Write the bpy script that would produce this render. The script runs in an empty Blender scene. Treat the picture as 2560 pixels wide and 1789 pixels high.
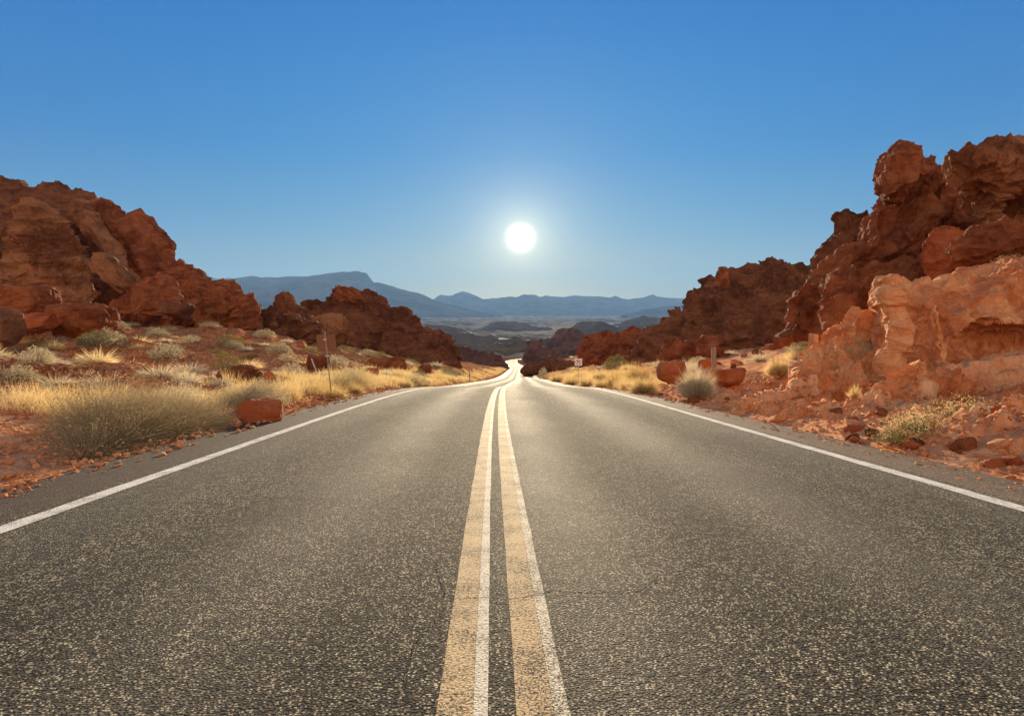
import bpy, bmesh, math, random
import numpy as np
import openvdb
from mathutils import Vector, Matrix
from concurrent.futures import ThreadPoolExecutor

SC = bpy.context.scene
COL = SC.collection

# ------------------------------------------------------------------ camera
FPX = 1422.0                       # focal length in pixels of the 2560 px wide photograph
PITCH = math.radians(4.9)
CAMZ = 1.16
cam_data = bpy.data.cameras.new('camera')
cam_data.lens = 20.0
cam_data.sensor_width = 36.0
cam_data.clip_start = 0.05
cam_data.clip_end = 60000
cam = bpy.data.objects.new('camera', cam_data)
cam.location = (0, 0, CAMZ)
cam.rotation_euler = (math.radians(90) - PITCH, 0, 0)
COL.objects.link(cam)
SC.camera = cam

# ------------------------------------------------------------------ sky and sun
SUN_EL = math.radians(7.0)
SUN_AZ = math.radians(0.85)
SUN_DIR = Vector((math.sin(SUN_AZ) * math.cos(SUN_EL), math.cos(SUN_AZ) * math.cos(SUN_EL), math.sin(SUN_EL)))
world = bpy.data.worlds.new('World')
SC.world = world
world.use_nodes = True
wt = world.node_tree
wt.nodes.clear()


def wn(kind, **kw):
    n = wt.nodes.new(kind)
    for k, v in kw.items():
        setattr(n, k, v)
    return n


def wmath(op, a, b=None, c=None):
    n = wn('ShaderNodeMath', operation=op)
    for i, s in enumerate((a, b, c)):
        if s is None:
            continue
        if isinstance(s, (int, float)):
            n.inputs[i].default_value = s
        else:
            wt.links.new(s, n.inputs[i])
    return n.outputs[0]


sky = wn('ShaderNodeTexSky', sky_type='NISHITA', sun_disc=False, sun_elevation=SUN_EL, sun_rotation=SUN_AZ,
         altitude=600, air_density=1.0, dust_density=0.35, ozone_density=2.2)
hs = wn('ShaderNodeHueSaturation')
hs.inputs['Hue'].default_value = 0.5
hs.inputs['Saturation'].default_value = 1.12
wt.links.new(sky.outputs[0], hs.inputs['Color'])
bg = wn('ShaderNodeBackground')
bg.inputs['Strength'].default_value = 0.0012
wt.links.new(hs.outputs[0], bg.inputs['Color'])
# the sun's own disc and the bright air round it
tc = wn('ShaderNodeTexCoord')
dot = wn('ShaderNodeVectorMath', operation='DOT_PRODUCT')
nrm = wn('ShaderNodeVectorMath', operation='NORMALIZE')
wt.links.new(tc.outputs['Generated'], nrm.inputs[0])
wt.links.new(nrm.outputs[0], dot.inputs[0])
dot.inputs[1].default_value = SUN_DIR
ang = wmath('MULTIPLY', wmath('ARCCOSINE', wmath('MINIMUM', dot.outputs['Value'], 1.0)), 57.2958)
disc = wmath('MULTIPLY', wmath('EXPONENT', wmath('MULTIPLY', wmath('POWER', wmath('DIVIDE', ang, 0.74), 2.0), -1.0)), 5.0)
halo1 = wmath('MULTIPLY', wmath('EXPONENT', wmath('MULTIPLY', ang, -1 / 2.1)), 0.36)
_sp = wn('ShaderNodeSeparateXYZ')
wt.links.new(nrm.outputs[0], _sp.inputs[0])
low = wmath('EXPONENT', wmath('MULTIPLY', wmath('MAXIMUM', _sp.outputs[2], 0.0), -16.0))
halo2 = wmath('MULTIPLY', wmath('MULTIPLY', wmath('EXPONENT', wmath('MULTIPLY', ang, -1 / 8.0)), 0.10), wmath('ADD', wmath('MULTIPLY', low, 2.8), 0.8))
glow = wmath('ADD', wmath('ADD', disc, halo1), halo2)
bg2 = wn('ShaderNodeBackground')
bg2.inputs['Color'].default_value = (1.0, 0.87, 0.50, 1)
wt.links.new(glow, bg2.inputs['Strength'])
# clear desert air: deep blue overhead, paler towards the horizon, with an added warm fill low behind the camera
sepn = wn('ShaderNodeSeparateXYZ')
wt.links.new(nrm.outputs[0], sepn.inputs[0])
el = wmath('MULTIPLY', wmath('ARCSINE', sepn.outputs[2]), 57.2958 / 90)
rampn = wn('ShaderNodeValToRGB')
wt.links.new(el, rampn.inputs[0])
_st = [(0.0, (.115, .160, .150)), (0.03, (.080, .150, .178)), (0.08, (.036, .118, .200)), (0.16, (.010, .088, .205)), (0.30, (.003, .064, .192)),
       (0.60, (.020, .045, .10)), (1.0, (.022, .040, .08))]
_e = rampn.color_ramp.elements
while len(_e) < len(_st):
    _e.new(0.5)
for _k, (_p, _c) in enumerate(_st):
    _e[_k].position = _p; _e[_k].color = (*_c, 1)
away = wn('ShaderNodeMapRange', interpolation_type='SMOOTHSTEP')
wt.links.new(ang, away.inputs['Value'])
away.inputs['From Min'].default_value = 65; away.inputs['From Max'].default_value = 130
side = wn('ShaderNodeMapRange', interpolation_type='SMOOTHSTEP')
wt.links.new(ang, side.inputs['Value'])
side.inputs['From Min'].default_value = 12; side.inputs['From Max'].default_value = 48
deep = wn('ShaderNodeMix', data_type='RGBA', blend_type='MULTIPLY')
wt.links.new(side.outputs[0], deep.inputs[0]); wt.links.new(rampn.outputs[0], deep.inputs[6])
deep.inputs[7].default_value = (0.62, 0.74, 0.86, 1)
warm = wn('ShaderNodeMix', data_type='RGBA')
wt.links.new(wmath('MULTIPLY', wmath('MULTIPLY', low, 1.15), wmath('EXPONENT', wmath('MULTIPLY', ang, -1 / 26.0))), warm.inputs[0])
wt.links.new(deep.outputs[2], warm.inputs[6])
warm.inputs[7].default_value = (0.25, 0.215, 0.115, 1)
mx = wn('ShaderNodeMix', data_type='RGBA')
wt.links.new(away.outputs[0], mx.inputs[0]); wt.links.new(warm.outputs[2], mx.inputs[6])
back = wn('ShaderNodeValToRGB')  # unseen warm horizon band, added to brighten faces turned to the camera
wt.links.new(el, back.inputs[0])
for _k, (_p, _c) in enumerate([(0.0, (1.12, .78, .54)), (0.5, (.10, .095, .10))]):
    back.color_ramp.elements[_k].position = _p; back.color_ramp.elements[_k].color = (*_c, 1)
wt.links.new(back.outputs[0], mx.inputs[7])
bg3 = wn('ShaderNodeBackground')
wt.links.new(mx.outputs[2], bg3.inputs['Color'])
add2 = wn('ShaderNodeAddShader')
add = wn('ShaderNodeAddShader')
wo = wn('ShaderNodeOutputWorld')
wt.links.new(bg.outputs[0], add.inputs[0])
wt.links.new(bg2.outputs[0], add.inputs[1])
wt.links.new(add.outputs[0], add2.inputs[0])
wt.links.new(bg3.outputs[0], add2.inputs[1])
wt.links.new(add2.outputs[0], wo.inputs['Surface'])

sd = bpy.data.lights.new('sun', 'SUN')
sd.energy = 5.0
sd.angle = math.radians(0.5)
sd.color = (1.0, 0.80, 0.53)
sun = bpy.data.objects.new('sun', sd)
sun.rotation_euler = Vector((math.sin(SUN_AZ), math.cos(SUN_AZ), math.tan(math.radians(8.2)))).to_track_quat('Z', 'Y').to_euler()
COL.objects.link(sun)

SC.view_settings.view_transform = 'Standard'
SC.view_settings.look = 'None'
SC.view_settings.gamma = 1.0
SC.view_settings.exposure = 1.6
SC.render.engine = 'CYCLES'
SC.cycles.use_denoising = True
SC.cycles.max_bounces = 6
SC.cycles.diffuse_bounces = 3
SC.cycles.glossy_bounces = 2
SC.cycles.transmission_bounces = 3
SC.cycles.volume_bounces = 0
SC.cycles.sample_clamp_indirect = 4.0

rng = np.random.default_rng(7)
random.seed(7)

# ------------------------------------------------------------------ numeric helpers
POOL = ThreadPoolExecutor(4)


def _vn(p, seed):
    i = np.floor(p)
    f = (p - i).astype(np.float32)
    f = f * f * f * (f * (f * 6 - 15) + 10)
    i = i.astype(np.int64).astype(np.uint32)
    hx = i[:, 0] * np.uint32(0x8da6b343); hx1 = (i[:, 0] + np.uint32(1)) * np.uint32(0x8da6b343)
    hy = i[:, 1] * np.uint32(0xd8163841); hy1 = (i[:, 1] + np.uint32(1)) * np.uint32(0xd8163841)
    hz = i[:, 2] * np.uint32(0xcb1ab31f); hz1 = (i[:, 2] + np.uint32(1)) * np.uint32(0xcb1ab31f)
    s = np.uint32((seed * 0x9e3779b1 + 12345) & 0xffffffff)

    def h(a, b, c):
        v = a ^ b ^ c ^ s
        v = v ^ (v >> np.uint32(15))
        v = v * np.uint32(0x2c1b3c6d)
        v = v ^ (v >> np.uint32(12))
        v = v * np.uint32(0x297a2d39)
        v = v ^ (v >> np.uint32(15))
        return v.astype(np.float32) * np.float32(2 / 4294967295.0) - np.float32(1)
    fx, fy, fz = f[:, 0], f[:, 1], f[:, 2]
    a = h(hx, hy, hz); a += (h(hx1, hy, hz) - a) * fx
    b = h(hx, hy1, hz); b += (h(hx1, hy1, hz) - b) * fx
    a += (b - a) * fy
    c = h(hx, hy, hz1); c += (h(hx1, hy, hz1) - c) * fx
    d = h(hx, hy1, hz1); d += (h(hx1, hy1, hz1) - d) * fx
    c += (d - c) * fy
    return a + (c - a) * fz


def par(fn, p, *args):
    n = len(p)
    if n < 20000:
        return fn(p, *args)
    parts = np.array_split(p, max(4, n // 60000))
    with np.errstate(over='ignore'):
        return np.concatenate(list(POOL.map(lambda q: fn(q, *args), parts)))


ROT = np.array([[0.36, 0.48, -0.8], [-0.8, 0.6, 0.0], [0.48, 0.64, 0.6]])


def _fbm(p, seed, octv, ridged):
    out = np.zeros(len(p), np.float32)
    amp, tot = 1.0, 0.0
    with np.errstate(over='ignore'):
        for o in range(octv):
            v = _vn(p, seed + o * 17)
            if ridged:
                v = 1 - np.abs(v) * 2
            out += v * amp
            tot += amp
            amp *= 0.5
            p = (p @ ROT.T) * 2.03 + 11.3
    return out / tot


def fbm(p, seed=0, octv=4, ridged=False):
    return par(_fbm, np.asarray(p, float), seed, octv, ridged)


def _worley(p, seed):
    i = np.floor(p).astype(np.int64)
    f = (p - i).astype(np.float32)
    iu = i.astype(np.uint32)
    n = len(p)
    f1 = np.full(n, 9, np.float32); f2 = np.full(n, 9, np.float32); cid = np.zeros(n, np.float32)
    s = np.uint32((seed * 0x9e3779b1 + 777) & 0xffffffff)
    with np.errstate(over='ignore'):
        for dx in (-1, 0, 1):
            for dy in (-1, 0, 1):
                for dz in (-1, 0, 1):
                    h = ((iu[:, 0] + np.uint32(dx & 0xffffffff)) * np.uint32(0x8da6b343)) ^ \
                        ((iu[:, 1] + np.uint32(dy & 0xffffffff)) * np.uint32(0xd8163841)) ^ \
                        ((iu[:, 2] + np.uint32(dz & 0xffffffff)) * np.uint32(0xcb1ab31f)) ^ s
                    h ^= h >> np.uint32(15); h *= np.uint32(0x2c1b3c6d); h ^= h >> np.uint32(12)
                    h *= np.uint32(0x297a2d39); h ^= h >> np.uint32(15)
                    jx = (h & np.uint32(1023)).astype(np.float32) / 1023
                    jy = ((h >> np.uint32(10)) & np.uint32(1023)).astype(np.float32) / 1023
                    jz = ((h >> np.uint32(20)) & np.uint32(1023)).astype(np.float32) / 1023
                    d = (dx + jx - f[:, 0]) ** 2 + (dy + jy - f[:, 1]) ** 2 + (dz + jz - f[:, 2]) ** 2
                    c = d < f1
                    f2 = np.where(c, f1, np.minimum(f2, d))
                    cid = np.where(c, ((h ^ (h >> np.uint32(7))) & np.uint32(4095)).astype(np.float32) / 4095, cid)
                    f1 = np.where(c, d, f1)
    return np.stack([np.sqrt(f1), np.sqrt(f2), cid], 1)


def worley(p, seed=0):
    return par(_worley, np.asarray(p, float), seed)


def sstep(a, b, x):
    t = np.clip((x - a) / (b - a), 0, 1)
    return t * t * (3 - 2 * t)


def spline(xs, ys):
    """smooth (Catmull-Rom like, monotone enough) 1-D interpolation"""
    xs = np.array(xs, float); ys = np.array(ys, float)
    m = np.gradient(ys, xs)

    def f(x):
        x = np.asarray(x, float)
        k = np.clip(np.searchsorted(xs, x) - 1, 0, len(xs) - 2)
        h = xs[k + 1] - xs[k]
        t = (x - xs[k]) / h
        lo = x < xs[0]; hi = x > xs[-1]
        tc_ = np.clip(t, 0, 1)
        r = ((2 * tc_**3 - 3 * tc_**2 + 1) * ys[k] + (tc_**3 - 2 * tc_**2 + tc_) * h * m[k]
             + (-2 * tc_**3 + 3 * tc_**2) * ys[k + 1] + (tc_**3 - tc_**2) * h * m[k + 1])
        r = np.where(lo, ys[0] + (x - xs[0]) * m[0], r)
        return np.where(hi, ys[-1] + (x - xs[-1]) * m[-1], r)
    return f


def W(u, v, Y):
    """where the line of sight through photo pixel (u, v) meets the upright plane y = Y"""
    a = (u - 1280.0) / FPX
    b = (894.5 - v) / FPX
    dy = math.cos(PITCH) + b * math.sin(PITCH)
    dz = -math.sin(PITCH) + b * math.cos(PITCH)
    return (a / dy * Y, Y, CAMZ + dz / dy * Y)


# ------------------------------------------------------------------ mesh and object helpers
def link(o, parent=None):
    COL.objects.link(o)
    if parent is not None:
        o.parent = parent
    return o


def np_mesh(name, verts, faces, smooth=False, uvs=None):
    """faces: (N,3) or (N,4) int array"""
    me = bpy.data.meshes.new(name)
    verts = np.asarray(verts, np.float32); faces = np.asarray(faces, np.int32)
    k = faces.shape[1]
    me.vertices.add(len(verts)); me.vertices.foreach_set('co', verts.ravel())
    me.loops.add(faces.size); me.loops.foreach_set('vertex_index', faces.ravel())
    me.polygons.add(len(faces))
    me.polygons.foreach_set('loop_start', np.arange(0, faces.size, k, dtype=np.int32))
    me.polygons.foreach_set('loop_total', np.full(len(faces), k, np.int32))
    me.polygons.foreach_set('use_smooth', np.full(len(faces), smooth, bool))
    me.update(calc_edges=True)
    if uvs is not None:
        lay = me.uv_layers.new(name='UVMap')
        lay.data.foreach_set('uv', np.asarray(uvs, np.float32)[faces.ravel()].ravel())
    me.validate()
    return me


def obj(name, me, mat, parent=None):
    o = bpy.data.objects.new(name, me)
    if mat is not None:
        me.materials.clear(); me.materials.append(mat)
    return link(o, parent)


def bm_obj(name, bm, mat, parent=None):
    me = bpy.data.meshes.new(name)
    bm.to_mesh(me); bm.free()
    return obj(name, me, mat, parent)


def tag(o, label=None, cat=None, group=None, kind=None):
    if label: o['label'] = label
    if cat: o['category'] = cat
    if group: o['group'] = group
    if kind: o['kind'] = kind
    return o


def empty(name, loc, rz=0.0):
    o = bpy.data.objects.new(name, None)
    o.location = loc; o.rotation_euler = (0, 0, rz)
    return link(o)


def grid_faces(nr, nc):
    i = np.arange(nr - 1)[:, None] * nc + np.arange(nc - 1)[None, :]
    return np.stack([i, i + 1, i + nc + 1, i + nc], -1).reshape(-1, 4)


# ------------------------------------------------------------------ materials
class MT:
    def __init__(self, name):
        self.m = bpy.data.materials.new(name)
        self.m.use_nodes = True
        self.t = self.m.node_tree
        self.t.nodes.clear()
        self.out = self.n('ShaderNodeOutputMaterial')

    def n(self, kind, **kw):
        x = self.t.nodes.new(kind)
        for k, v in kw.items():
            setattr(x, k, v)
        return x

    def set(self, node, key, val):
        s = node.inputs[key]
        if isinstance(val, bpy.types.NodeSocket):
            self.t.links.new(val, s)
        elif isinstance(val, (tuple, list)) and len(val) == 3 and s.type == 'RGBA':
            s.default_value = (*val, 1)
        else:
            s.default_value = val

    def math(self, op, a, b=None, clamp=False):
        x = self.n('ShaderNodeMath', operation=op, use_clamp=clamp)
        self.set(x, 0, a)
        if b is not None: self.set(x, 1, b)
        return x.outputs[0]

    def pos(self, obj_space=False):
        if obj_space:
            return self.n('ShaderNodeTexCoord').outputs['Object']
        return self.n('ShaderNodeNewGeometry').outputs['Position']

    def map(self, vec, scale=(1, 1, 1), rot=(0, 0, 0), loc=(0, 0, 0)):
        x = self.n('ShaderNodeMapping')
        self.set(x, 'Vector', vec)
        x.inputs['Scale'].default_value = scale; x.inputs['Rotation'].default_value = rot
        x.inputs['Location'].default_value = loc
        return x.outputs[0]

    def noise(self, vec, scale, detail=4, rough=0.55, dist=0.0):
        x = self.n('ShaderNodeTexNoise')
        self.set(x, 'Vector', vec); self.set(x, 'Scale', scale); self.set(x, 'Detail', detail)
        self.set(x, 'Roughness', rough); self.set(x, 'Distortion', dist)
        return x.outputs['Fac']

    def voro(self, vec, scale, feature='F1', out='Distance', rand=1.0):
        x = self.n('ShaderNodeTexVoronoi', feature=feature)
        self.set(x, 'Vector', vec); self.set(x, 'Scale', scale)
        self.set(x, 'Randomness', rand)
        return x.outputs[out]

    def ramp(self, fac, stops, interp='LINEAR'):
        x = self.n('ShaderNodeValToRGB')
        x.color_ramp.interpolation = interp
        e = x.color_ramp.elements
        while len(e) < len(stops): e.new(0.5)
        for k, (p, c) in enumerate(stops):
            e[k].position = p
            e[k].color = (*c, 1) if isinstance(c, (tuple, list)) else (c, c, c, 1)
        self.set(x, 'Fac', fac)
        return x.outputs[0]

    def mix(self, fac, a, b, mode='MIX'):
        x = self.n('ShaderNodeMix', data_type='RGBA', blend_type=mode)
        self.set(x, 0, fac)
        for k, v in ((6, a), (7, b)):
            if isinstance(v, bpy.types.NodeSocket): self.t.links.new(v, x.inputs[k])
            else: x.inputs[k].default_value = (*v, 1) if isinstance(v, (tuple, list)) else (v, v, v, 1)
        return x.outputs[2]

    def mrange(self, v, a, b, c=0.0, d=1.0):
        x = self.n('ShaderNodeMapRange')
        self.set(x, 'Value', v)
        for k, q in zip(('From Min', 'From Max', 'To Min', 'To Max'), (a, b, c, d)): self.set(x, k, q)
        return x.outputs[0]

    def bump(self, h, strength, dist, normal=None):
        x = self.n('ShaderNodeBump')
        self.set(x, 'Height', h); self.set(x, 'Strength', strength); self.set(x, 'Distance', dist)
        if normal is not None: self.set(x, 'Normal', normal)
        return x.outputs[0]

    def bsdf(self, color, rough=0.8, spec=0.5, normal=None, metal=0.0):
        x = self.n('ShaderNodeBsdfPrincipled')
        self.set(x, 'Base Color', color); self.set(x, 'Roughness', rough)
        self.set(x, 'Specular IOR Level', spec); self.set(x, 'Metallic', metal)
        if normal is not None: self.set(x, 'Normal', normal)
        self.t.links.new(x.outputs[0], self.out.inputs['Surface'])
        return x


def mat_rock(name, base, light, dark, strata_rot=(0.5, 0.4, 0.2), sc=1.0, spec=0.06, bump=0.9):
    q = MT(name)
    p = q.pos()
    n1 = q.noise(p, 0.35 * sc, 5, 0.6, 0.6)
    st = q.noise(q.map(p, (0.55 * sc, 0.55 * sc, 2.2 * sc), strata_rot), 1.0, 6, 0.7, 0.9)
    n2 = q.noise(p, 2.6 * sc, 6, 0.7)
    n3 = q.noise(p, 14 * sc, 4, 0.7)
    c = q.mix(q.mrange(st, 0.35, 0.65), base, light)
    c = q.mix(q.mrange(n1, 0.46, 0.62, 0, 0.85), c, dark)  # desert varnish patches, also painted in for the shade of deep crevices
    c = q.mix(q.mrange(n2, 0.52, 0.7, 0, 0.55), c, light)  # paler patches; on the pink rock they paint in cream sun highlights
    c = q.mix(q.mrange(n2, 0.28, 0.45, 0.5, 0), c, dark)
    c = q.mix(q.mrange(n3, 0.3, 0.7, 0, 0.5), c, q.mix(0.6, c, dark))
    c = q.mix(q.mrange(q.noise(p, 40 * sc, 3, 0.75), 0.5, 0.75, 0, 0.5), c, light)
    h = q.math('ADD', q.math('MULTIPLY', st, 0.6), q.math('ADD', q.math('MULTIPLY', n2, 0.8), q.math('MULTIPLY', n3, 0.22)))
    h = q.math('ADD', h, q.math('MULTIPLY', q.noise(p, 60 * sc, 3, 0.7), 0.06))
    q.bsdf(c, 0.85, spec, q.bump(h, bump, 0.25 / sc))
    return q.m


def mat_paint(name, color, rough=0.5, spec=0.5, metal=0.0, var=0.15):
    q = MT(name)
    n = q.noise(q.pos(True), 9, 5, 0.6)
    c = q.mix(q.mrange(n, 0.35, 0.7, 0, var), color, tuple(x * 0.5 for x in color))
    q.bsdf(c, rough, spec, None, metal)
    return q.m


def mat_plant(name, c1, c2, trans=0.45, rnd=0.5):
    q = MT(name)
    info = q.n('ShaderNodeObjectInfo').outputs['Random']
    n = q.noise(q.pos(), 3.5, 3, 0.6)
    f = q.mrange(q.math('ADD', q.math('MULTIPLY', info, rnd), q.math('MULTIPLY', n, 1.0)), 0.35, 0.75 + rnd * 0.6)
    c = q.mix(f, c1, c2)
    d = q.n('ShaderNodeBsdfDiffuse'); q.set(d, 'Color', c)
    t = q.n('ShaderNodeBsdfTranslucent'); q.set(t, 'Color', c)
    m = q.n('ShaderNodeMixShader'); m.inputs[0].default_value = trans
    q.t.links.new(d.outputs[0], m.inputs[1]); q.t.links.new(t.outputs[0], m.inputs[2])
    q.t.links.new(m.outputs[0], q.out.inputs['Surface'])
    return q.m


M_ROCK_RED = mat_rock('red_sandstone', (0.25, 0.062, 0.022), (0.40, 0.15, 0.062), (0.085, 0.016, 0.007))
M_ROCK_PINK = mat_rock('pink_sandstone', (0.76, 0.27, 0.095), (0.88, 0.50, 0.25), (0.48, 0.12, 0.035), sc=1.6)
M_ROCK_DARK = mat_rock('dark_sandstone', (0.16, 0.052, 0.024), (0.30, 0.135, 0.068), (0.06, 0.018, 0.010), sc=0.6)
M_ROCK_FAR = mat_rock('far_brown_rock', (0.13, 0.06, 0.045), (0.21, 0.12, 0.085), (0.06, 0.03, 0.026), sc=0.15)
M_HILL = mat_rock('valley_hill_rock', (0.12, 0.10, 0.08), (0.19, 0.16, 0.12), (0.08, 0.068, 0.056), sc=0.02)
M_ROCK_TAN = mat_rock('tan_sandstone', (0.31, 0.115, 0.048), (0.45, 0.22, 0.105), (0.12, 0.034, 0.014), sc=0.5)
M_ROCK_ORANGE = mat_rock('orange_sandstone', (0.44, 0.10, 0.03), (0.54, 0.20, 0.085), (0.26, 0.045, 0.016), sc=1.5)
M_ROCK_GREY = mat_rock('grey_stone', (0.16, 0.15, 0.14), (0.5, 0.47, 0.42), (0.07, 0.07, 0.07), sc=5)


def mat_ground():
    q = MT('desert_soil')
    p = q.pos()
    sep = q.n('ShaderNodeSeparateXYZ'); q.set(sep, 0, p)
    x, y = sep.outputs[0], sep.outputs[1]
    n0 = q.noise(p, 0.12, 5, 0.6, 0.4)
    n1 = q.noise(p, 0.9, 6, 0.65)
    n2 = q.noise(p, 7.0, 5, 0.7)
    v = q.voro(p, 16, 'F1', 'Color')
    vg = q.n('ShaderNodeSeparateColor'); q.set(vg, 0, v)
    red = q.mix(q.mrange(n1, 0.35, 0.65), (0.20, 0.05, 0.02), (0.42, 0.135, 0.05))
    red = q.mix(q.mrange(n0, 0.45, 0.7, 0, 0.7), red, (0.54, 0.29, 0.14))
    red = q.mix(q.mrange(n2, 0.46, 0.66, 0, 0.75), red, (0.64, 0.38, 0.20))
    red = q.mix(q.mrange(vg.outputs[0], 0.75, 1.0, 0, 0.6), red, (0.62, 0.37, 0.2))
    pink = q.mix(q.mrange(n1, 0.35, 0.65), (0.64, 0.24, 0.10), (0.82, 0.47, 0.26))
    pink = q.mix(q.mrange(n2, 0.5, 0.7, 0, 0.5), pink, (0.42, 0.12, 0.045))
    near = q.mix(q.mrange(x, 2.0, 6.0), red, pink)
    near = q.mix(q.math('MULTIPLY', q.mrange(y, 16, 9), q.mrange(n2, 0.3, 0.6, 0.2, 0.8)), near, pink)
    nf = q.noise(q.map(p, (1, 0.6, 1)), 0.004, 7, 0.62, 0.5)
    nf2 = q.noise(p, 0.03, 5, 0.7)
    far = q.mix(q.mrange(nf, 0.42, 0.56), (0.13, 0.115, 0.09), (0.40, 0.34, 0.235))
    far = q.mix(q.mrange(nf2, 0.45, 0.7, 0, 0.6), far, (0.16, 0.12, 0.09))
    mid = q.mix(q.mrange(nf2, 0.4, 0.6), (0.12, 0.05, 0.03), (0.22, 0.12, 0.07))
    c = q.mix(q.mrange(y, 150, 420), near, mid)
    c = q.mix(q.mrange(y, 650, 1100), c, far)
    h = q.math('ADD', q.math('MULTIPLY', n1, 1.0), q.math('MULTIPLY', n2, 0.35))
    h = q.math('ADD', h, q.math('MULTIPLY', q.voro(p, 16), -0.1))
    h = q.math('ADD', h, q.math('MULTIPLY', q.noise(p, 50, 3, 0.7), 0.05))
    q.bsdf(c, 1.0, 0.0, q.bump(h, 0.7, 0.25))
    return q.m


def mat_asphalt(name, shoulder=False, sc=1.0):
    q = MT(name)
    p = q.pos()
    uv = q.n('ShaderNodeUVMap').outputs[0]
    sep = q.n('ShaderNodeSeparateXYZ'); q.set(sep, 0, uv)
    u = sep.outputs[0]
    chip = q.voro(p, 95, 'F1', 'Color')
    cs = q.n('ShaderNodeSeparateColor'); q.set(cs, 0, chip)
    chd = q.voro(p, 95)
    big = q.noise(p, 0.7, 5, 0.6)
    mid = q.noise(p, 9, 5, 0.7)
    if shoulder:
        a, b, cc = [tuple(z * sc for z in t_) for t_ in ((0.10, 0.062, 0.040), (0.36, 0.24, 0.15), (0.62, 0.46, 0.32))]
    else:
        a, b, cc = (0.010, 0.009, 0.007), (0.165, 0.142, 0.100), (0.84, 0.71, 0.48)
    c = q.mix(q.mrange(cs.outputs[0], 0.15, 0.85), a, b)
    c = q.mix(q.mrange(cs.outputs[1], 0.52, 0.80, 0, 0.85), c, cc)
    c = q.mix(q.mrange(chd, 0.38, 0.62, 0, 0.95), c, tuple(z * 0.35 for z in a))
    c = q.mix(q.mrange(mid, 0.35, 0.6, 0.45, 0), c, a)
    c = q.mix(q.mrange(q.noise(q.map(p, (1.6, 0.35, 1)), 1.0, 4, 0.6), 0.42, 0.62, 0, 0.35), c, a)
    pit = q.n('ShaderNodeSeparateColor'); q.set(pit, 0, q.voro(p, 62, 'F1', 'Color'))
    c = q.mix(q.mrange(pit.outputs[0], 0.70, 0.80, 0, 0.75), c, tuple(z * 0.5 for z in a))
    # wheel tracks polished smoother than the middle of each lane
    tr = q.n('ShaderNodeMapRange'); tr.interpolation_type = 'SMOOTHSTEP'
    w1 = q.math('SINE', q.math('MULTIPLY', u, 3.6))
    tracks = q.mrange(q.math('ADD', q.math('MULTIPLY', w1, 0.5), q.math('MULTIPLY', big, 1.2)), 0.2, 1.3)
    c = q.mix(q.math('MULTIPLY', tracks, 0.35), c, q.mix(0.5, c, b))
    rough = q.mrange(tracks, 0, 1, 0.95, 0.82)
    if shoulder:
        rough = 0.8
    cell = q.math('MULTIPLY', cs.outputs[2], 0.5)
    h = q.math('ADD', q.math('MULTIPLY', chd, -0.8), cell)
    h = q.math('ADD', h, q.math('MULTIPLY', q.noise(p, 320, 3, 0.7), 0.25))
    nb = q.bump(h, 0.9, 0.012)
    nb = q.bump(q.noise(p, 1.6, 3, 0.5), 0.25, 0.02, nb)
    q.bsdf(c, rough, 0.24, nb)
    return q.m


def mat_line(name, color, wear, holes_col=(0.05, 0.04, 0.035), rough=0.55):
    q = MT(name)
    p = q.pos()
    n = q.noise(p, 105, 3, 0.7)
    n2 = q.noise(p, 5, 4, 0.6)
    v = q.voro(p, 95)
    vc = q.voro(p, 95, 'F1', 'Color')
    vs = q.n('ShaderNodeSeparateColor'); q.set(vs, 0, vc)
    c = q.mix(q.mrange(n2, 0.35, 0.7, 0, 0.35), color, tuple(z * 0.72 for z in color))
    c = q.mix(q.mrange(vs.outputs[0], 0, 1, 0, 0.25), c, tuple(min(1, z * 1.3) for z in color))
    hole = q.math('ADD', n, q.math('MULTIPLY', n2, 0.35))
    c = q.mix(q.mrange(hole, wear, wear + 0.035), c, holes_col)
    c = q.mix(q.mrange(v, 0.6, 0.8, 0, 0.5), c, tuple(z * 0.45 for z in color))
    h = q.math('ADD', q.math('MULTIPLY', v, -0.7), q.math('MULTIPLY', n, 0.5))
    q.bsdf(c, 0.85, 0.15, q.bump(h, 0.5, 0.006))
    return q.m


M_GROUND = mat_ground()
M_ASPHALT = mat_asphalt('asphalt')
M_SHOULDER = mat_asphalt('gravel_shoulder', True)
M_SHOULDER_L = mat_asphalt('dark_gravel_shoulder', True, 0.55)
M_YELLOW = mat_line('yellow_road_paint', (0.62, 0.45, 0.24), 0.70)
M_BEAD = mat_line('white_bead_paint', (0.74, 0.68, 0.53), 0.72, (0.2, 0.15, 0.09))
M_WHITE = mat_line('white_road_paint', (0.78, 0.74, 0.66), 0.73)
M_BEAD_WORN = mat_line('worn_bead_paint', (0.76, 0.68, 0.50), 0.68, (0.10, 0.08, 0.055))
M_CRACK = mat_paint('crack_filling', (0.012, 0.010, 0.009), 0.9, 0.1)
M_STRAW = mat_plant('straw_grass', (0.66, 0.47, 0.19), (0.85, 0.69, 0.38))
M_GOLD = mat_plant('golden_grass', (0.56, 0.38, 0.14), (0.76, 0.59, 0.29))
M_SAGE = mat_plant('sage_leaves', (0.30, 0.26, 0.15), (0.60, 0.53, 0.34), 0.35)
M_GREEN = mat_plant('olive_leaves', (0.12, 0.105, 0.035), (0.30, 0.26, 0.10), 0.35)
M_PALE = mat_plant('pale_straw', (0.58, 0.48, 0.30), (0.72, 0.63, 0.44), 0.4)
M_BUSH = mat_plant('grey_brown_leaves', (0.27, 0.20, 0.11), (0.72, 0.60, 0.37), 0.35)
M_TWIGPALE = mat_plant('pale_twigs', (0.26, 0.20, 0.11), (0.52, 0.42, 0.25), 0.2)
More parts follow.
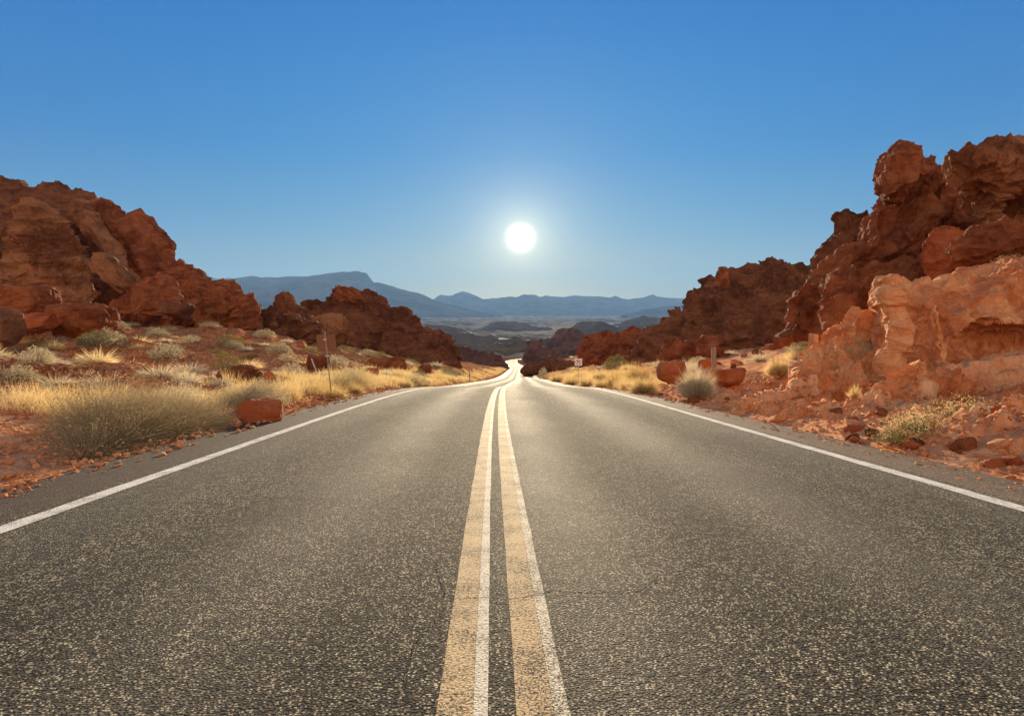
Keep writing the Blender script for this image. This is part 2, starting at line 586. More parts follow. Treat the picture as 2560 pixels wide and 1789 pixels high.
M_TWIG = mat_plant('dry_twigs', (0.16, 0.11, 0.07), (0.30, 0.23, 0.15), 0.1)
M_METAL = mat_paint('galvanised_metal', (0.55, 0.52, 0.48), 0.35, 0.5, 0.7)
M_POST = mat_paint('dull_steel_post', (0.30, 0.23, 0.19), 0.5, 0.4, 0.4)
M_RUST = mat_paint('brown_sign_back', (0.20, 0.085, 0.04), 0.6, 0.3)
M_SIGN = mat_paint('white_sign_face', (0.95, 0.90, 0.87), 0.4, 0.5, 0, 0.03)
M_SIGNRED = mat_paint('dark_red_sign_ink', (0.22, 0.02, 0.015), 0.5)
M_BLACK = mat_paint('black_sign_ink', (0.02, 0.018, 0.018), 0.5)
M_WOOD = mat_paint('weathered_wood', (0.30, 0.22, 0.15), 0.85, 0.2, 0, 0.7)

# ------------------------------------------------------------------ the road's course and the lie of the land
XC = spline([-30, 0, 5, 10, 20, 37.7, 60, 96, 152, 222, 273, 310, 346, 400, 450, 485],
            [1.07, .034, -.14, -.29, -.46, -.35, .1, .8, 1.4, 2.35, 3.1, 2.8, 1.95, .6, -.7, -1.2])
ZD = [-30, 0, 8, 14.3, 16.2, 22, 37.7, 60, 96, 152, 222, 273, 346, 410, 466, 490, 540]
DD = [-1.414, 1.16, 1.846, 2.39, 2.56, 3.14, 5.12, 7.75, 11.9, 17.9, 24.5, 28.9, 34.6, 39.6, 43.2, 43.9, 44.6]
DR = spline(ZD, DD)


def road_z(y):
    return CAMZ - DR(np.minimum(y, 540))


VALLEY = spline([500, 600, 800, 1000, 1500, 2500, 4000, 6000, 9000, 14000, 20000, 30000],
                [-43.2, -50, -66, -80, -104, -138, -152, -158, -168, -178, -186, -196])


def H(x, y, fine=True):
    x = np.asarray(x, float); y = np.asarray(y, float)
    xc = XC(np.clip(y, -30, 485))
    off = x - xc
    rz = road_z(np.clip(y, -200, 540))
    z = np.where(y < 500, rz, 0) + np.where(y >= 500, VALLEY(np.clip(y, 500, 30000)), 0)
    L = np.maximum(0, -off - 4.9)
    R = np.maximum(0, off - 5.1)
    fy = 0.30 + 0.70 * sstep(12, 65, y)
    fy = fy * (1 - 0.75 * sstep(150, 400, y))
    zl = 8.0 * (1 - np.exp(-L / 25)) * fy
    zr = (6.0 * (1 - np.exp(-R / 30)) * (0.5 + 0.5 * sstep(12, 60, y))) * (1 - 0.6 * sstep(200, 420, y))
    far = 1 - sstep(480, 620, y)
    z = z + (zl + zr) * far
    # mounds and slopes further off on both sides
    z = z + far * (7.0 * sstep(8, 40, R) * sstep(60, 130, y) * (1 - sstep(260, 420, y)))
    p = np.stack([x.ravel(), y.ravel(), np.zeros(x.size)], 1)
    free = np.clip((np.maximum(L, R)) / 3.0, 0, 1).ravel()
    near = (1 - sstep(300, 900, y)).ravel()
    n = np.zeros(x.size)
    n += fbm(p / 9.0, 3, 4) * 0.9 * free * near * (0.35 + 0.65 * sstep(10, 50, y).ravel())
    if fine:
        n += fbm(p / 1.7, 5, 4, True) * 0.16 * free * near
        ll = (sstep(0.6, 4, L) * sstep(9, 16, y) * (1 - sstep(80, 120, y))).ravel()
        m = ll > 0
        if m.any():
            qq = p[m] * np.array([0.5, 1.3, 1])
            b_ = fbm(qq / 5.0, 41, 5) * 3.6
            fr = b_ - np.floor(b_)
            n[m] += ll[m] * ((np.floor(b_) + sstep(0.7, 1.0, fr) - 0.3 * fr) * 0.36 + 0.10 * (0.3 - fbm(p[m] / 0.8, 43, 4, True)))
        # ledges of bare rock beside the right shoulder
        rr = (sstep(0.1, 1.6, R) * (1 - sstep(22, 30, y)) * (1 - sstep(14, 20, R))).ravel()
        q = p.copy(); q[:, 0] = p[:, 0] * 0.8 + p[:, 1] * 0.55; q[:, 1] = -p[:, 0] * 0.5 + p[:, 1] * 1.5
        m = rr > 0
        if m.any():
            b_ = fbm(q[m] / 2.1, 9, 5) * 3.4 + fbm(q[m] / 0.5, 12, 4) * 0.7
            fr = b_ - np.floor(b_)
            ter = (np.floor(b_) + sstep(0.66, 0.95, fr) - 0.3 * fr) * 0.24
            n[m] += rr[m] * (ter + 0.05 * (0.3 - fbm(q[m] / 0.3, 14, 3, True)))
    farn = sstep(520, 1000, y).ravel()
    amp = np.interp(y.ravel(), [500, 700, 1200, 2500, 5000, 9000, 15000, 30000], [0, 5, 16, 26, 30, 22, 8, 0])
    lat = np.interp(y.ravel(), [500, 1500, 5000, 20000], [120, 330, 900, 2500])
    q = p.copy(); q[:, 1] *= 1.7
    fm = farn > 0
    if fm.any():
        s = q[fm] / 420.0
        n[fm] += (fbm(s, 21, 6, True) - 0.25) * amp[fm] * farn[fm] * 1.3
        s2 = q[fm] / 1500.0
        n[fm] += fbm(s2, 33, 3) * amp[fm] * 1.1 * farn[fm]
    z = z + n.reshape(x.shape)
    # a shallow bed under the road so that the ground sheet never shows through it
    core = 1 - sstep(0, 1.0, np.maximum(L, R) * 2)
    bed = (0.03 + 0.0035 * np.clip(y, 0, 600)) * core * (y < 520)
    return z - bed


# ground: one polar sheet from behind the camera to the horizon
def build_ground():
    rad = np.concatenate([np.exp(np.linspace(math.log(0.6), math.log(4), 40))[:-1], np.exp(np.linspace(math.log(4), math.log(45), 560))[:-1],
                          np.exp(np.linspace(math.log(45), math.log(700), 280))[:-1], np.exp(np.linspace(math.log(700), math.log(24500), 330))])
    a1 = np.linspace(-math.radians(62), math.radians(62), 980)
    a0 = np.linspace(-math.radians(180), a1[0], 60)[:-1]
    a2 = np.linspace(a1[-1], math.radians(180), 60)[1:]
    th = np.concatenate([a0, a1, a2])
    Rr, Th = np.meshgrid(rad, th, indexing='ij')
    x = Rr * np.sin(Th)
    y = Rr * np.cos(Th) - 2.0
    z = H(x, np.maximum(y, -150))
    v = np.stack([x, y, z], -1).reshape(-1, 3)
    f = grid_faces(len(rad), len(th))[:, ::-1]
    me = np_mesh('ground', v, f, True)
    o = obj('ground', me, M_GROUND)
    tag(o, kind='structure')
    return o


build_ground()


# ------------------------------------------------------------------ road, shoulders, markings
def course():
    ys = np.concatenate([np.arange(-8, 3, 0.25), 3 * np.exp(np.linspace(0, math.log(470 / 3), 420))])
    pts = [(float(XC(y)), float(y), float(road_z(y))) for y in ys]
    # the last bend to the right, behind the far rock
    x0, y0, _ = pts[-1]
    hd = math.atan2(pts[-1][0] - pts[-2][0], pts[-1][1] - pts[-2][1])
    x, y = x0, y0
    for k in range(60):
        hd += math.radians(1.45) if k < 50 else 0
        x += 1.6 * math.sin(hd); y += 1.6 * math.cos(hd)
        pts.append((x, y, float(road_z(min(y, 540)))))
    return np.array(pts)


CRS = course()
TAN = np.gradient(CRS[:, :2], axis=0)
TAN /= np.linalg.norm(TAN, axis=1)[:, None]
NRM = np.stack([TAN[:, 1], -TAN[:, 0]], 1)
ARC = np.concatenate([[0], np.cumsum(np.linalg.norm(np.diff(CRS[:, :2], axis=0), axis=1))])


def strip(name, offs, lift, mat, parent=None, dz=None, wob=0.0):
    offs = list(offs)
    v = []; uv = []
    for k, o_ in enumerate(offs):
        w = wob * fbm(np.stack([ARC * 3, np.full_like(ARC, o_ * 9), ARC * 0], 1), 4, 3)
        xy = CRS[:, :2] + NRM * (o_ + w)[:, None]
        z = CRS[:, 2] + lift + (0 if dz is None else dz[k])
        v.append(np.column_stack([xy, z])); uv.append(np.column_stack([np.full(len(ARC), o_), ARC]))
    v = np.stack(v, 1).reshape(-1, 3); uv = np.stack(uv, 1).reshape(-1, 2)
    me = np_mesh(name, v, grid_faces(len(CRS), len(offs))[:, ::-1], True, uv)
    for poly in me.polygons[:1]:
        if poly.normal.z < 0: me.flip_normals()
    return obj(name, me, mat, parent)


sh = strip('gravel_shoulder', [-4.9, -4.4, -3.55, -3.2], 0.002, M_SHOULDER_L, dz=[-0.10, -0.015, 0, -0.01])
tag(sh, kind='structure')
sh = strip('gravel_shoulder', [3.8, 4.2, 4.8, 5.3], 0.002, M_SHOULDER, dz=[-0.01, 0, -0.015, -0.10])
tag(sh, kind='structure')
road = strip('road', np.linspace(-3.52, 4.14, 9), 0.006, M_ASPHALT, dz=None)
tag(road, kind='structure')
strip('edge_line', [-3.42, -3.27], 0.010, M_WHITE, road, wob=0.012)['label'] = 'white edge line on the left of the road'
strip('edge_line', [3.89, 4.04], 0.010, M_WHITE, road, wob=0.012)['label'] = 'white edge line on the right of the road'
strip('centre_line', [-0.217, -0.100], 0.010, M_YELLOW, road, wob=0.006)['label'] = 'left yellow centre line'
strip('bead_stripe', [-0.099, -0.050], 0.010, M_BEAD, road, wob=0.006)['label'] = 'white stripe along the left yellow line'
strip('centre_line', [0.042, 0.165], 0.010, M_YELLOW, road, wob=0.006)['label'] = 'right yellow centre line'
strip('bead_stripe', [0.166, 0.217], 0.010, M_BEAD_WORN, road, wob=0.006)['label'] = 'white stripe along the right yellow line'


def road_pt(u, v):
    """point of the near road plane seen at photo pixel (u, v)"""
    lo, hi = 0.3, 60.0
    for _ in range(40):
        m_ = (lo + hi) / 2
        if W(u, v, m_)[2] > float(road_z(m_)): lo = m_
        else: hi = m_
    return W(u, v, lo)


def crack(path, width, seed):
    r = random.Random(seed)
    pts = []
    for (a, b) in zip(path[:-1], path[1:]):
        pa, pb = Vector(road_pt(*a)), Vector(road_pt(*b))
        n = max(2, int((pb - pa).length / 0.025))
        for k in range(n):
            pts.append(pa.lerp(pb, k / n) + Vector((r.uniform(-1, 1), r.uniform(-1, 1), 0)) * 0.008)
    v = []; f = []
    for k, p in enumerate(pts):
        t = (pts[min(k + 1, len(pts) - 1)] - pts[max(k - 1, 0)])
        n = Vector((t.y, -t.x, 0)).normalized()
        w = width * r.uniform(0.4, 1.2) * min(1, (k + 1) / 6, (len(pts) - k) / 6)
        z = float(road_z(p.y)) + 0.0145
        v += [(p.x + n.x * w, p.y + n.y * w, z), (p.x - n.x * w, p.y - n.y * w, z)]
        if k: f.append((2 * k - 2, 2 * k - 1, 2 * k + 1, 2 * k))
    return np.array(v), np.array(f)


CR = [([(1120, 1505), (1080, 1560), (1040, 1600), (1015, 1690), (1030, 1760)], .0022), ([(1690, 1430), (1760, 1405), (1850, 1395)], .002),
      ([(1120, 1505), (1190, 1500), (1290, 1503), (1380, 1483), (1470, 1490), (1600, 1485), (1640, 1450), (1690, 1430)], .0032),
      ([(1120, 1505), (1098, 1440), (1090, 1400), (1050, 1380), (1040, 1375)], .0028),
      ([(940, 1370), (1040, 1378)], .0015), ([(1450, 1210), (1570, 1225), (1700, 1215)], .002),
      ([(880, 1200), (970, 1190), (1060, 1196)], .002), ([(1560, 1330), (1700, 1345), (1830, 1340), (1900, 1360)], .002)]
for k, (path, w) in enumerate(CR):
    v, f = crack(path, w, k)
    obj('crack', np_mesh('crack', v, f), M_CRACK, road)


# ------------------------------------------------------------------ distant mountains
def mountains(name, prof, Y, depth, seed, amp, mat, base_z=-260):
    us = np.linspace(prof[0][0], prof[-1][0], 900)
    vs = np.interp(us, [p[0] for p in prof], [p[1] for p in prof])
    vs = vs + fbm(np.stack([us / 22, us * 0, us * 0], 1), seed + 9, 5) * 2.6
    tops = np.array([W(u, v, Y) for u, v in zip(us, vs)])
    nd = 70
    t = np.linspace(-1, 1, nd)
    x = np.repeat(tops[:, 0][:, None], nd, 1)
    y = Y + t[None, :] * depth + 0 * x
    hh = tops[:, 2][:, None] - base_z
    p = np.stack([x, y, 0 * x], -1).reshape(-1, 3)
    rid = fbm(p / np.array([900, 1800, 1]), seed, 6, True).reshape(x.shape)
    prof_t = (1 - np.abs(t)) ** 1.15
    z = base_z + hh * prof_t[None, :] * (1 + rid * 0.42 * (np.abs(t) ** 0.7)[None, :])
    z += fbm(p / 260, seed + 3, 4, True).reshape(x.shape) * amp * (0.2 + np.abs(t)[None, :])
    z = np.minimum(z, tops[:, 2][:, None] + (1 - (np.abs(t) * 30).clip(0, 1))[None, :] * 0 + 0)
    v = np.stack([x, y, z], -1).reshape(-1, 3)
    o = obj(name, np_mesh(name, v, grid_faces(len(us), nd), True), mat)
    return tag(o, kind='structure')


q = MT('mountain_rock')
_c = q.mix(q.mrange(q.noise(q.pos(), 0.002, 6, 0.6), 0.4, 0.6), (0.07, 0.07, 0.07), (0.15, 0.14, 0.13))
q.bsdf(_c, 1.0, 0.0)
M_MOUNT = q.m
mountains('mountains', [(-300, 640), (200, 655), (420, 668), (490, 678), (536, 695), (579, 696), (629, 690), (688, 692), (718, 690), (755, 691),
          (794, 685), (837, 681), (854, 677), (890, 676), (915, 680), (923, 693), (933, 706), (947, 705), (976, 713), (1010, 726),
          (1043, 731), (1062, 738), (1081, 749), (1110, 757), (1150, 766), (1200, 778), (1260, 790)], 13000, 3000, 51, 40, M_MOUNT)
mountains('mountains', [(900, 770), (1000, 755), (1060, 748), (1081, 748), (1099, 739), (1132, 737), (1157, 728), (1182, 734), (1208, 746), (1246, 745),
          (1275, 740), (1291, 743), (1313, 735), (1339, 737), (1349, 743), (1366, 738), (1409, 743), (1433, 738), (1457, 740),
          (1500, 741), (1524, 744), (1539, 739), (1557, 748), (1572, 749), (1605, 743), (1633, 736), (1644, 743), (1672, 743),
          (1700, 744), (1850, 752), (2000, 745), (2300, 735), (2800, 730)], 19000, 2500, 61, 40, M_MOUNT)
mountains('mountains', [(1560, 787), (1600, 776), (1640, 768), (1700, 763), (1760, 765), (1900, 772), (2050, 780)], 11500, 1200, 71, 25, M_MOUNT)


# ------------------------------------------------------------------ rock masses from a distance field
def poly_sd(X, Z, pts):
    d = np.full(X.shape, 1e9); s = np.ones(X.shape)
    n = len(pts)
    for i in range(n):
        ax, az = pts[i]; bx, bz = pts[i - 1]
        ex, ez = bx - ax, bz - az
        wx, wz = X - ax, Z - az
        t = np.clip((wx * ex + wz * ez) / (ex * ex + ez * ez + 1e-9), 0, 1)
        d = np.minimum(d, (wx - ex * t) ** 2 + (wz - ez * t) ** 2)
        c1 = Z >= az; c2 = Z < bz; c3 = ex * wz > ez * wx
        flip = (c1 & c2 & c3) | (~c1 & ~c2 & ~c3)
        s = np.where(flip, -s, s)
    return s * np.sqrt(d)


def smin(a, b, k):
    h = np.clip(0.5 + 0.5 * (b - a) / k, 0, 1)
    return b + (a - b) * h - k * h * (1 - h)


def rock_mass(prims, voxel, k=0.3, disp=None, cuts=(), seed=0):
    """prims: (outline in photo pixels, Y, half thickness T, rounding L, lean back per metre of height, swing per metre of x)"""
    P = []
    lo = np.full(3, 1e9); hi = -lo
    for (px, Y, T, L, lz, lx) in prims:
        w = [W(u, v, Y) for u, v in px]
        x_ = (min(a[0] for a in w) + max(a[0] for a in w)) / 2; z_ = (min(a[2] for a in w) + max(a[2] for a in w)) / 2
        poly = []
        for (u, v) in px:
            yy = Y
            for _ in range(12):
                a = W(u, v, yy)
                yy = 0.5 * yy + 0.5 * (Y + lz * (a[2] - z_) + lx * (a[0] - x_))
            poly.append((a[0], a[2]))
        xs = [a[0] for a in poly]; zs = [a[1] for a in poly]
        ex = abs(lz) * (max(zs) - min(zs)) * 0.5 + abs(lx) * (max(xs) - min(xs)) * 0.5
        P.append((poly, Y, T, L, lz, lx, x_, z_))
        lo = np.minimum(lo, [min(xs), Y - T - ex, min(zs)]); hi = np.maximum(hi, [max(xs), Y + T + ex, max(zs)])
    lo -= 3 * voxel + k; hi += 3 * voxel + k
    n = np.ceil((hi - lo) / voxel).astype(int) + 1
    xs = lo[0] + np.arange(n[0]) * voxel; ys = lo[1] + np.arange(n[1]) * voxel; zs = lo[2] + np.arange(n[2]) * voxel
    X2, Z2 = np.meshgrid(xs, zs, indexing='ij')
    F = None
    for (poly, Y, T, L, lz, lx, cx, cz) in P:
        d2 = poly_sd(X2, Z2, poly)
        t = np.where(d2 < 0, T * (1 - np.exp(d2 / L)), -d2 * T / L)
        yc = Y + lz * (Z2 - cz) + lx * (X2 - cx)
        f = (np.abs(ys[None, :, None] - yc[:, None, :]) - t[:, None, :]) / math.sqrt(1 + (0.6 * T / L) ** 2)
        f = f.astype(np.float32)
        F = f if F is None else smin(F, f, k)
    for (c, r) in cuts:
        g = np.sqrt(((xs[:, None, None] - c[0]) / r[0]) ** 2 + ((ys[None, :, None] - c[1]) / r[1]) ** 2
                    + ((zs[None, None, :] - c[2]) / r[2]) ** 2)
        g = ((1 - g) * min(r)).astype(np.float32)
        F = -smin(-F, -g, k * 0.6)
    F[0], F[-1] = 1, 1; F[:, 0], F[:, -1] = 1, 1; F[:, :, 0], F[:, :, -1] = 1, 1
    g = openvdb.FloatGrid(1.0)
    g.copyFromArray(np.ascontiguousarray(F))
    v, quads = g.convertToQuads(isovalue=0.0)
    v = v.astype(float) * voxel + lo
    quads = quads.astype(np.int32)[:, ::-1]
    if disp is not None:
        v = disp(v, vnormals(v, quads), seed)
    nn = vnormals(v, quads)
    return v, quads


def vnormals(v, f):
    a = v[f[:, 2]] - v[f[:, 0]]; b = v[f[:, 3 if f.shape[1] == 4 else 1]] - v[f[:, 1 if f.shape[1] == 4 else 0]]
    if f.shape[1] == 3:
        a = v[f[:, 1]] - v[f[:, 0]]; b = v[f[:, 2]] - v[f[:, 0]]
    fn = np.cross(a, b)
    n = np.zeros_like(v)
    for k in range(f.shape[1]):
        for c in range(3):
            n[:, c] += np.bincount(f[:, k], fn[:, c], len(v))
    n /= np.linalg.norm(n, axis=1)[:, None] + 1e-12
    return n


def off_crack(q, s):
    return np.stack([fbm(q / (s * 3), 71, 2), fbm(q / (s * 3), 72, 2), fbm(q / (s * 3), 73, 2)], 1) * 0.5


def d_rock(warp=(1.0, 3.0), ridge=(0.5, 2.5), block=(0.3, 1.8), fine=(0.12, 0.5), stretch=(1, 1, 1), tilt=0.0, bed=None):
    """displacement recipe; every pair is (metres of relief, metres of wavelength)"""
    ct, st = math.cos(tilt), math.sin(tilt)

    def f(v, n, seed):
        q = v.copy()
        q[:, 0] = v[:, 0] * ct + v[:, 2] * st
        q[:, 2] = -v[:, 0] * st + v[:, 2] * ct
        q = q * np.array(stretch)
        a, s = warp
        if a:
            off = np.stack([fbm(q / s, seed + 1, 3), fbm(q / s, seed + 2, 3), fbm(q / s, seed + 3, 3)], 1) * a
            q = q + off; v = v + off
        h = np.zeros(len(v))
        if ridge[0]:
            h += (0.35 - fbm(q / ridge[1], seed + 5, 4, True)) * ridge[0]
        if block[0]:
            w = worley(q / block[1], seed + 8)
            h += (w[:, 2] - 0.6) * block[0] * 0.6 + (0.35 - w[:, 0] ** 2) * block[0] * 1.1 + (np.minimum(1, (w[:, 1] - w[:, 0]) * 5) - 1) * block[0] * 0.6
        if bed:
            amp, th, an = bed
            s_ = (-v[:, 0] * math.sin(an) + v[:, 2] * math.cos(an)) / th + fbm(v / (th * 7), seed + 20, 3) * 2.2
            i_ = np.floor(s_); fr = s_ - i_
            rnd = np.modf(np.abs(np.sin(i_ * 127.1 + seed) * 43758.5))[0]
            al = np.stack([v[:, 0] * math.cos(an) + v[:, 2] * math.sin(an), v[:, 1], i_ * th * 9.7], 1)
            h += amp * ((rnd - 0.5) * 0.9 + fbm(al / (th * 3.2), seed + 22, 3) * 1.0 - np.abs(2 * fr - 1) ** 5 * 0.7)
        if fine[0]:
            h += (0.2 - fbm(q / fine[1], seed + 11, 3, True)) * fine[0]
            w = worley(q * np.array([1.0, 1.0, 1.5]) / (fine[1] * 2.4) + off_crack(q, fine[1]), seed + 14)
            h += (np.minimum(1, (w[:, 1] - w[:, 0]) * 7) - 1) * fine[0] * 1.1 + (w[:, 2] - 0.5) * fine[0] * 0.8
        return v + n * h[:, None]
    return f


def rock_obj(name, prims, voxel, mat, label, cat='rock', group=None, k=0.3, disp=None, cuts=(), seed=0, smooth=False):
    v, f = rock_mass(prims, voxel, k, disp, cuts, seed)
    c = v.mean(0)
    o = obj(name, np_mesh(name, v - c, f, smooth), mat)
    o.location = c
    return tag(o, label, cat, group)


D_FAR = d_rock((1.8, 9), (1.0, 6), (0.5, 3.2), (0.18, 1.2), (1, 1, 1.3), 0.5, (0.40, 1.1, 0.5))
D_RUBBLE = d_rock((1.6, 9), (1.2, 6), (1.0, 2.2), (0.12, 1.2), (0.85, 1, 1.4), -0.3, (0.35, 0.9, 0.15))
D_SLAB = d_rock((1.6, 8), (0.6, 4), (0.3, 4.5), (0.14, 0.9), (1.5, 1, 0.55), 0.75, (0.36, 1.3, -0.9))

# --- left side: the cliff and its slabs
LG = 'rock masses of the left cliff'
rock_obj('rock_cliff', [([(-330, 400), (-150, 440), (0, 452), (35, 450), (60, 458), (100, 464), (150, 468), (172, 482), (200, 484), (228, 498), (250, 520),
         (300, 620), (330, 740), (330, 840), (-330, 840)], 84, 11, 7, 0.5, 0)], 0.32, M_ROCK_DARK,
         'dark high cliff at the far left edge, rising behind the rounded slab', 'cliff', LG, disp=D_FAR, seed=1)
rock_obj('rock_dome', [([(10, 640), (20, 580), (45, 560), (62, 530), (100, 514), (140, 520), (168, 545), (190, 600), (212, 640), (224, 655), (238, 715),
         (242, 735), (200, 765), (100, 770), (10, 760), (-20, 700)], 68, 5.5, 3.6, 0.35, 0.2)], 0.22, M_ROCK_TAN,
         'large rounded tan slab with horizontal bands below the left cliff', 'rock', LG, disp=d_rock((1.4, 7), (0.7, 4), (0.2, 4), (0.14, 0.8), (0.5, 1, 1.8), 0.1, (0.6, 1.5, -0.12)), seed=2)
rock_obj('rock_slab', [([(188, 490), (205, 486), (232, 505), (262, 555), (290, 610), (318, 655), (345, 700), (352, 730), (330, 735), (300, 715), (262, 655),
         (228, 600), (200, 540)], 74, 4.0, 2.4, 0.45, 0)], 0.22, M_ROCK_TAN,
         'long tan slab leaning down to the right, between the rounded slab and the dark ridge', 'rock', LG, disp=D_SLAB, seed=3)
rock_obj('rock_slab', [([(248, 515), (262, 499), (282, 499), (312, 527), (330, 524), (352, 531), (376, 546), (402, 582), (426, 612), (436, 642), (470, 690),
         (500, 735), (490, 780), (400, 780), (360, 720), (320, 650), (280, 580)], 79, 6, 4, 0.45, 0)], 0.24, M_ROCK_RED,
         'steep dark red ridge with two summits at the right end of the left cliff', 'rock', LG, disp=D_SLAB, seed=4)
rock_obj('rock_slab', [([(255, 640), (285, 655), (330, 715), (345, 735), (300, 742), (262, 725), (240, 690)], 66, 2.4, 1.6, 0.4, 0)], 0.2, M_ROCK_TAN,
         'small ribbed tan slab at the foot of the long leaning slab', 'rock', LG, disp=D_SLAB, seed=5)
rock_obj('rock_ridge', [([(425, 650), (455, 653), (478, 656), (494, 680), (520, 690), (545, 700), (566, 708), (584, 752), (600, 800), (590, 850), (430, 840), (390, 740)],
         73, 5, 3, 0.3, 0)], 0.22, M_ROCK_RED, 'broken red ridge stepping down to the right from the left cliff', 'rock', LG, disp=D_FAR, seed=6)
rock_obj('rock_wedge', [([(225, 768), (290, 728), (350, 700), (392, 686), (412, 690), (425, 712), (448, 742), (440, 800), (330, 800), (240, 800)], 60, 3.2, 2.2, 0.3, 0)],
         0.18, M_ROCK_RED, 'low wedge of rock in shade in front of the red ridge on the left', 'rock', LG, disp=d_rock((1, 6), (0.5, 3), (0.4, 2.5), (0.18, 0.7), (1.2, 1, 0.7), -0.5), seed=7)
rock_obj('rock_tower', [([(570, 860), (566, 780), (583, 752), (605, 748), (624, 749), (634, 766), (640, 780), (655, 860)], 71, 3, 1.8, 0.2, 0)], 0.2, M_ROCK_RED,
         'short red tower left of the notch in the middle ridge', 'rock', disp=D_FAR, seed=8)
rock_obj('rock_saddle', [([(600, 870), (620, 800), (652, 782), (690, 775), (760, 790), (800, 870)], 78, 3.5, 2.4, 0.3, 0)], 0.24, M_ROCK_DARK,
         'dark red saddle of rock in the notch between two towers', 'rock', disp=D_RUBBLE, seed=9)
rock_obj('rock_tower', [([(660, 860), (672, 800), (684, 770), (696, 744), (718, 736), (734, 740), (744, 770), (750, 790), (748, 860)], 75, 3.4, 2, 0.25, 0)], 0.2, M_ROCK_TAN,
         'bright orange tower with a pale right flank in the middle ridge', 'rock', disp=d_rock((1, 6), (0.6, 3.5), (0.4, 3), (0.2, 0.8), (1.4, 1, 0.6), 0.3), seed=10)
rock_obj('rock_wedge', [([(640, 880), (690, 815), (712, 795), (735, 788), (762, 802), (772, 830), (772, 890)], 70, 3, 2, 0.3, 0)], 0.18, M_ROCK_DARK,
         'shaded red wedge just left of the hollowed rock behind the brown sign', 'rock', disp=D_RUBBLE, seed=11)
_c = W(848, 846, 76)
rock_obj('hollow_rock', [([(765, 880), (768, 830), (772, 815), (790, 802), (815, 791), (845, 788), (864, 800), (880, 832), (893, 860), (900, 885)], 78, 3.2, 1.9, 0.2, 0)], 0.16,
         M_ROCK_TAN, 'orange rock with a dark hollow, right behind the brown sign panels', 'rock', disp=d_rock((0.7, 6), (0.4, 3), (0.35, 3), (0.15, 0.7), (1.6, 1, 0.5), 0.15),
         cuts=[((_c[0], 75.2, _c[2] - .2), (0.75, 2.2, 0.95))], seed=12)
rock_obj('rocky_hill', [([(745, 900), (752, 750), (775, 746), (798, 756), (818, 750), (838, 724), (877, 718), (898, 730), (927, 734), (944, 748), (976, 763), (990, 772),
         (1016, 777), (1043, 797), (1057, 822), (1092, 830), (1125, 843), (1149, 866), (1157, 900), (1152, 950), (1000, 960), (800, 940)], 106, 11, 8, 1.1, 0)], 0.3, M_ROCK_DARK,
         'large rubble covered hill in the middle distance, left of the road', 'hill', disp=D_RUBBLE, seed=13)
rock_obj('summit_boulder', [([(826, 742), (838, 722), (862, 716), (884, 718), (900, 732), (905, 748), (850, 752)], 106, 2.6, 1.6, 0.3, 0)], 0.22, M_ROCK_RED,
         'rounded summit block on top of the rubble covered hill', 'rock', disp=d_rock((0.8, 5), (0.5, 3), (0.5, 2.5), (0.2, 0.8)), seed=14)
rock_obj('rocky_mound', [([(1080, 935), (1100, 870), (1150, 862), (1180, 868), (1215, 884), (1245, 893), (1262, 902), (1268, 926), (1262, 950), (1240, 960), (1100, 960)], 285, 12, 7, 0.8, 0)], 0.7,
         M_ROCK_FAR, 'low purple brown mound beside the left bend of the road', 'mound', disp=d_rock((3, 20), (2, 9), (2, 6), (0.6, 2.5)), seed=15)
rock_obj('rocky_mound', [([(1306, 912), (1303, 892), (1312, 884), (1330, 883), (1350, 888), (1385, 895), (1430, 905), (1440, 935), (1320, 930)], 440, 14, 7, 0.8, 0)], 1.0,
         M_ROCK_FAR, 'purple rock at the far bend which hides the end of the road', 'mound', disp=d_rock((3, 24), (3, 12), (3, 8), (0.8, 3)), seed=16)
rock_obj('rocky_mound', [([(1316, 930), (1328, 866), (1340, 850), (1348, 848), (1362, 862), (1380, 872), (1410, 882), (1450, 930)], 520, 14, 7, 0.8, 0)], 1.1,
         M_ROCK_FAR, 'small pointed purple hill behind the far bend', 'mound', disp=d_rock((4, 24), (3, 12), (3, 8), (0.8, 3)), seed=17)
rock_obj('rocky_mound', [([(1340, 910), (1385, 842), (1402, 828), (1425, 824), (1450, 830), (1480, 850), (1540, 910)], 900, 30, 18, 0.8, 0)], 2.2,
         M_ROCK_FAR, 'round dark hill beyond the far bend, above the no parking sign', 'mound', disp=d_rock((8, 60), (6, 25), (4, 16), (2, 7)), seed=18)

HD = d_rock((25, 170), (16, 160), (0, 50), (1.5, 40))
for _px, _Y, _T, _sd, _vx in [
        ([(1020, 880), (1080, 850), (1150, 838), (1215, 842), (1262, 836), (1290, 829), (1320, 842), (1345, 858), (1380, 885)], 1500, 110, 1, 6),
        ([(1340, 885), (1365, 850), (1395, 836), (1420, 824), (1450, 828), (1480, 848), (1530, 885)], 1150, 60, 2, 4),
        ([(1370, 850), (1410, 822), (1450, 809), (1500, 807), (1560, 818), (1640, 830), (1700, 850)], 2300, 160, 3, 9),
        ([(1500, 830), (1540, 804), (1590, 795), (1640, 790), (1700, 786), (1760, 800), (1800, 830)], 3600, 260, 4, 15),
        ([(880, 850), (960, 822), (1040, 810), (1110, 814), (1180, 826), (1240, 850)], 2600, 180, 5, 10),
        ([(1180, 830), (1230, 811), (1290, 805), (1350, 812), (1400, 830)], 3900, 260, 6, 15),
        ([(1120, 900), (1170, 880), (1230, 871), (1290, 868), (1340, 874), (1380, 900)], 820, 26, 7, 3)]:
    _v, _f = rock_mass([(_px, _Y, _T, _T * 0.45, 1.2, 0)], _vx, 5, HD, (), 80 + _sd)
    tag(obj('hill', np_mesh('hill', _v, _f, True), M_HILL), kind='structure')

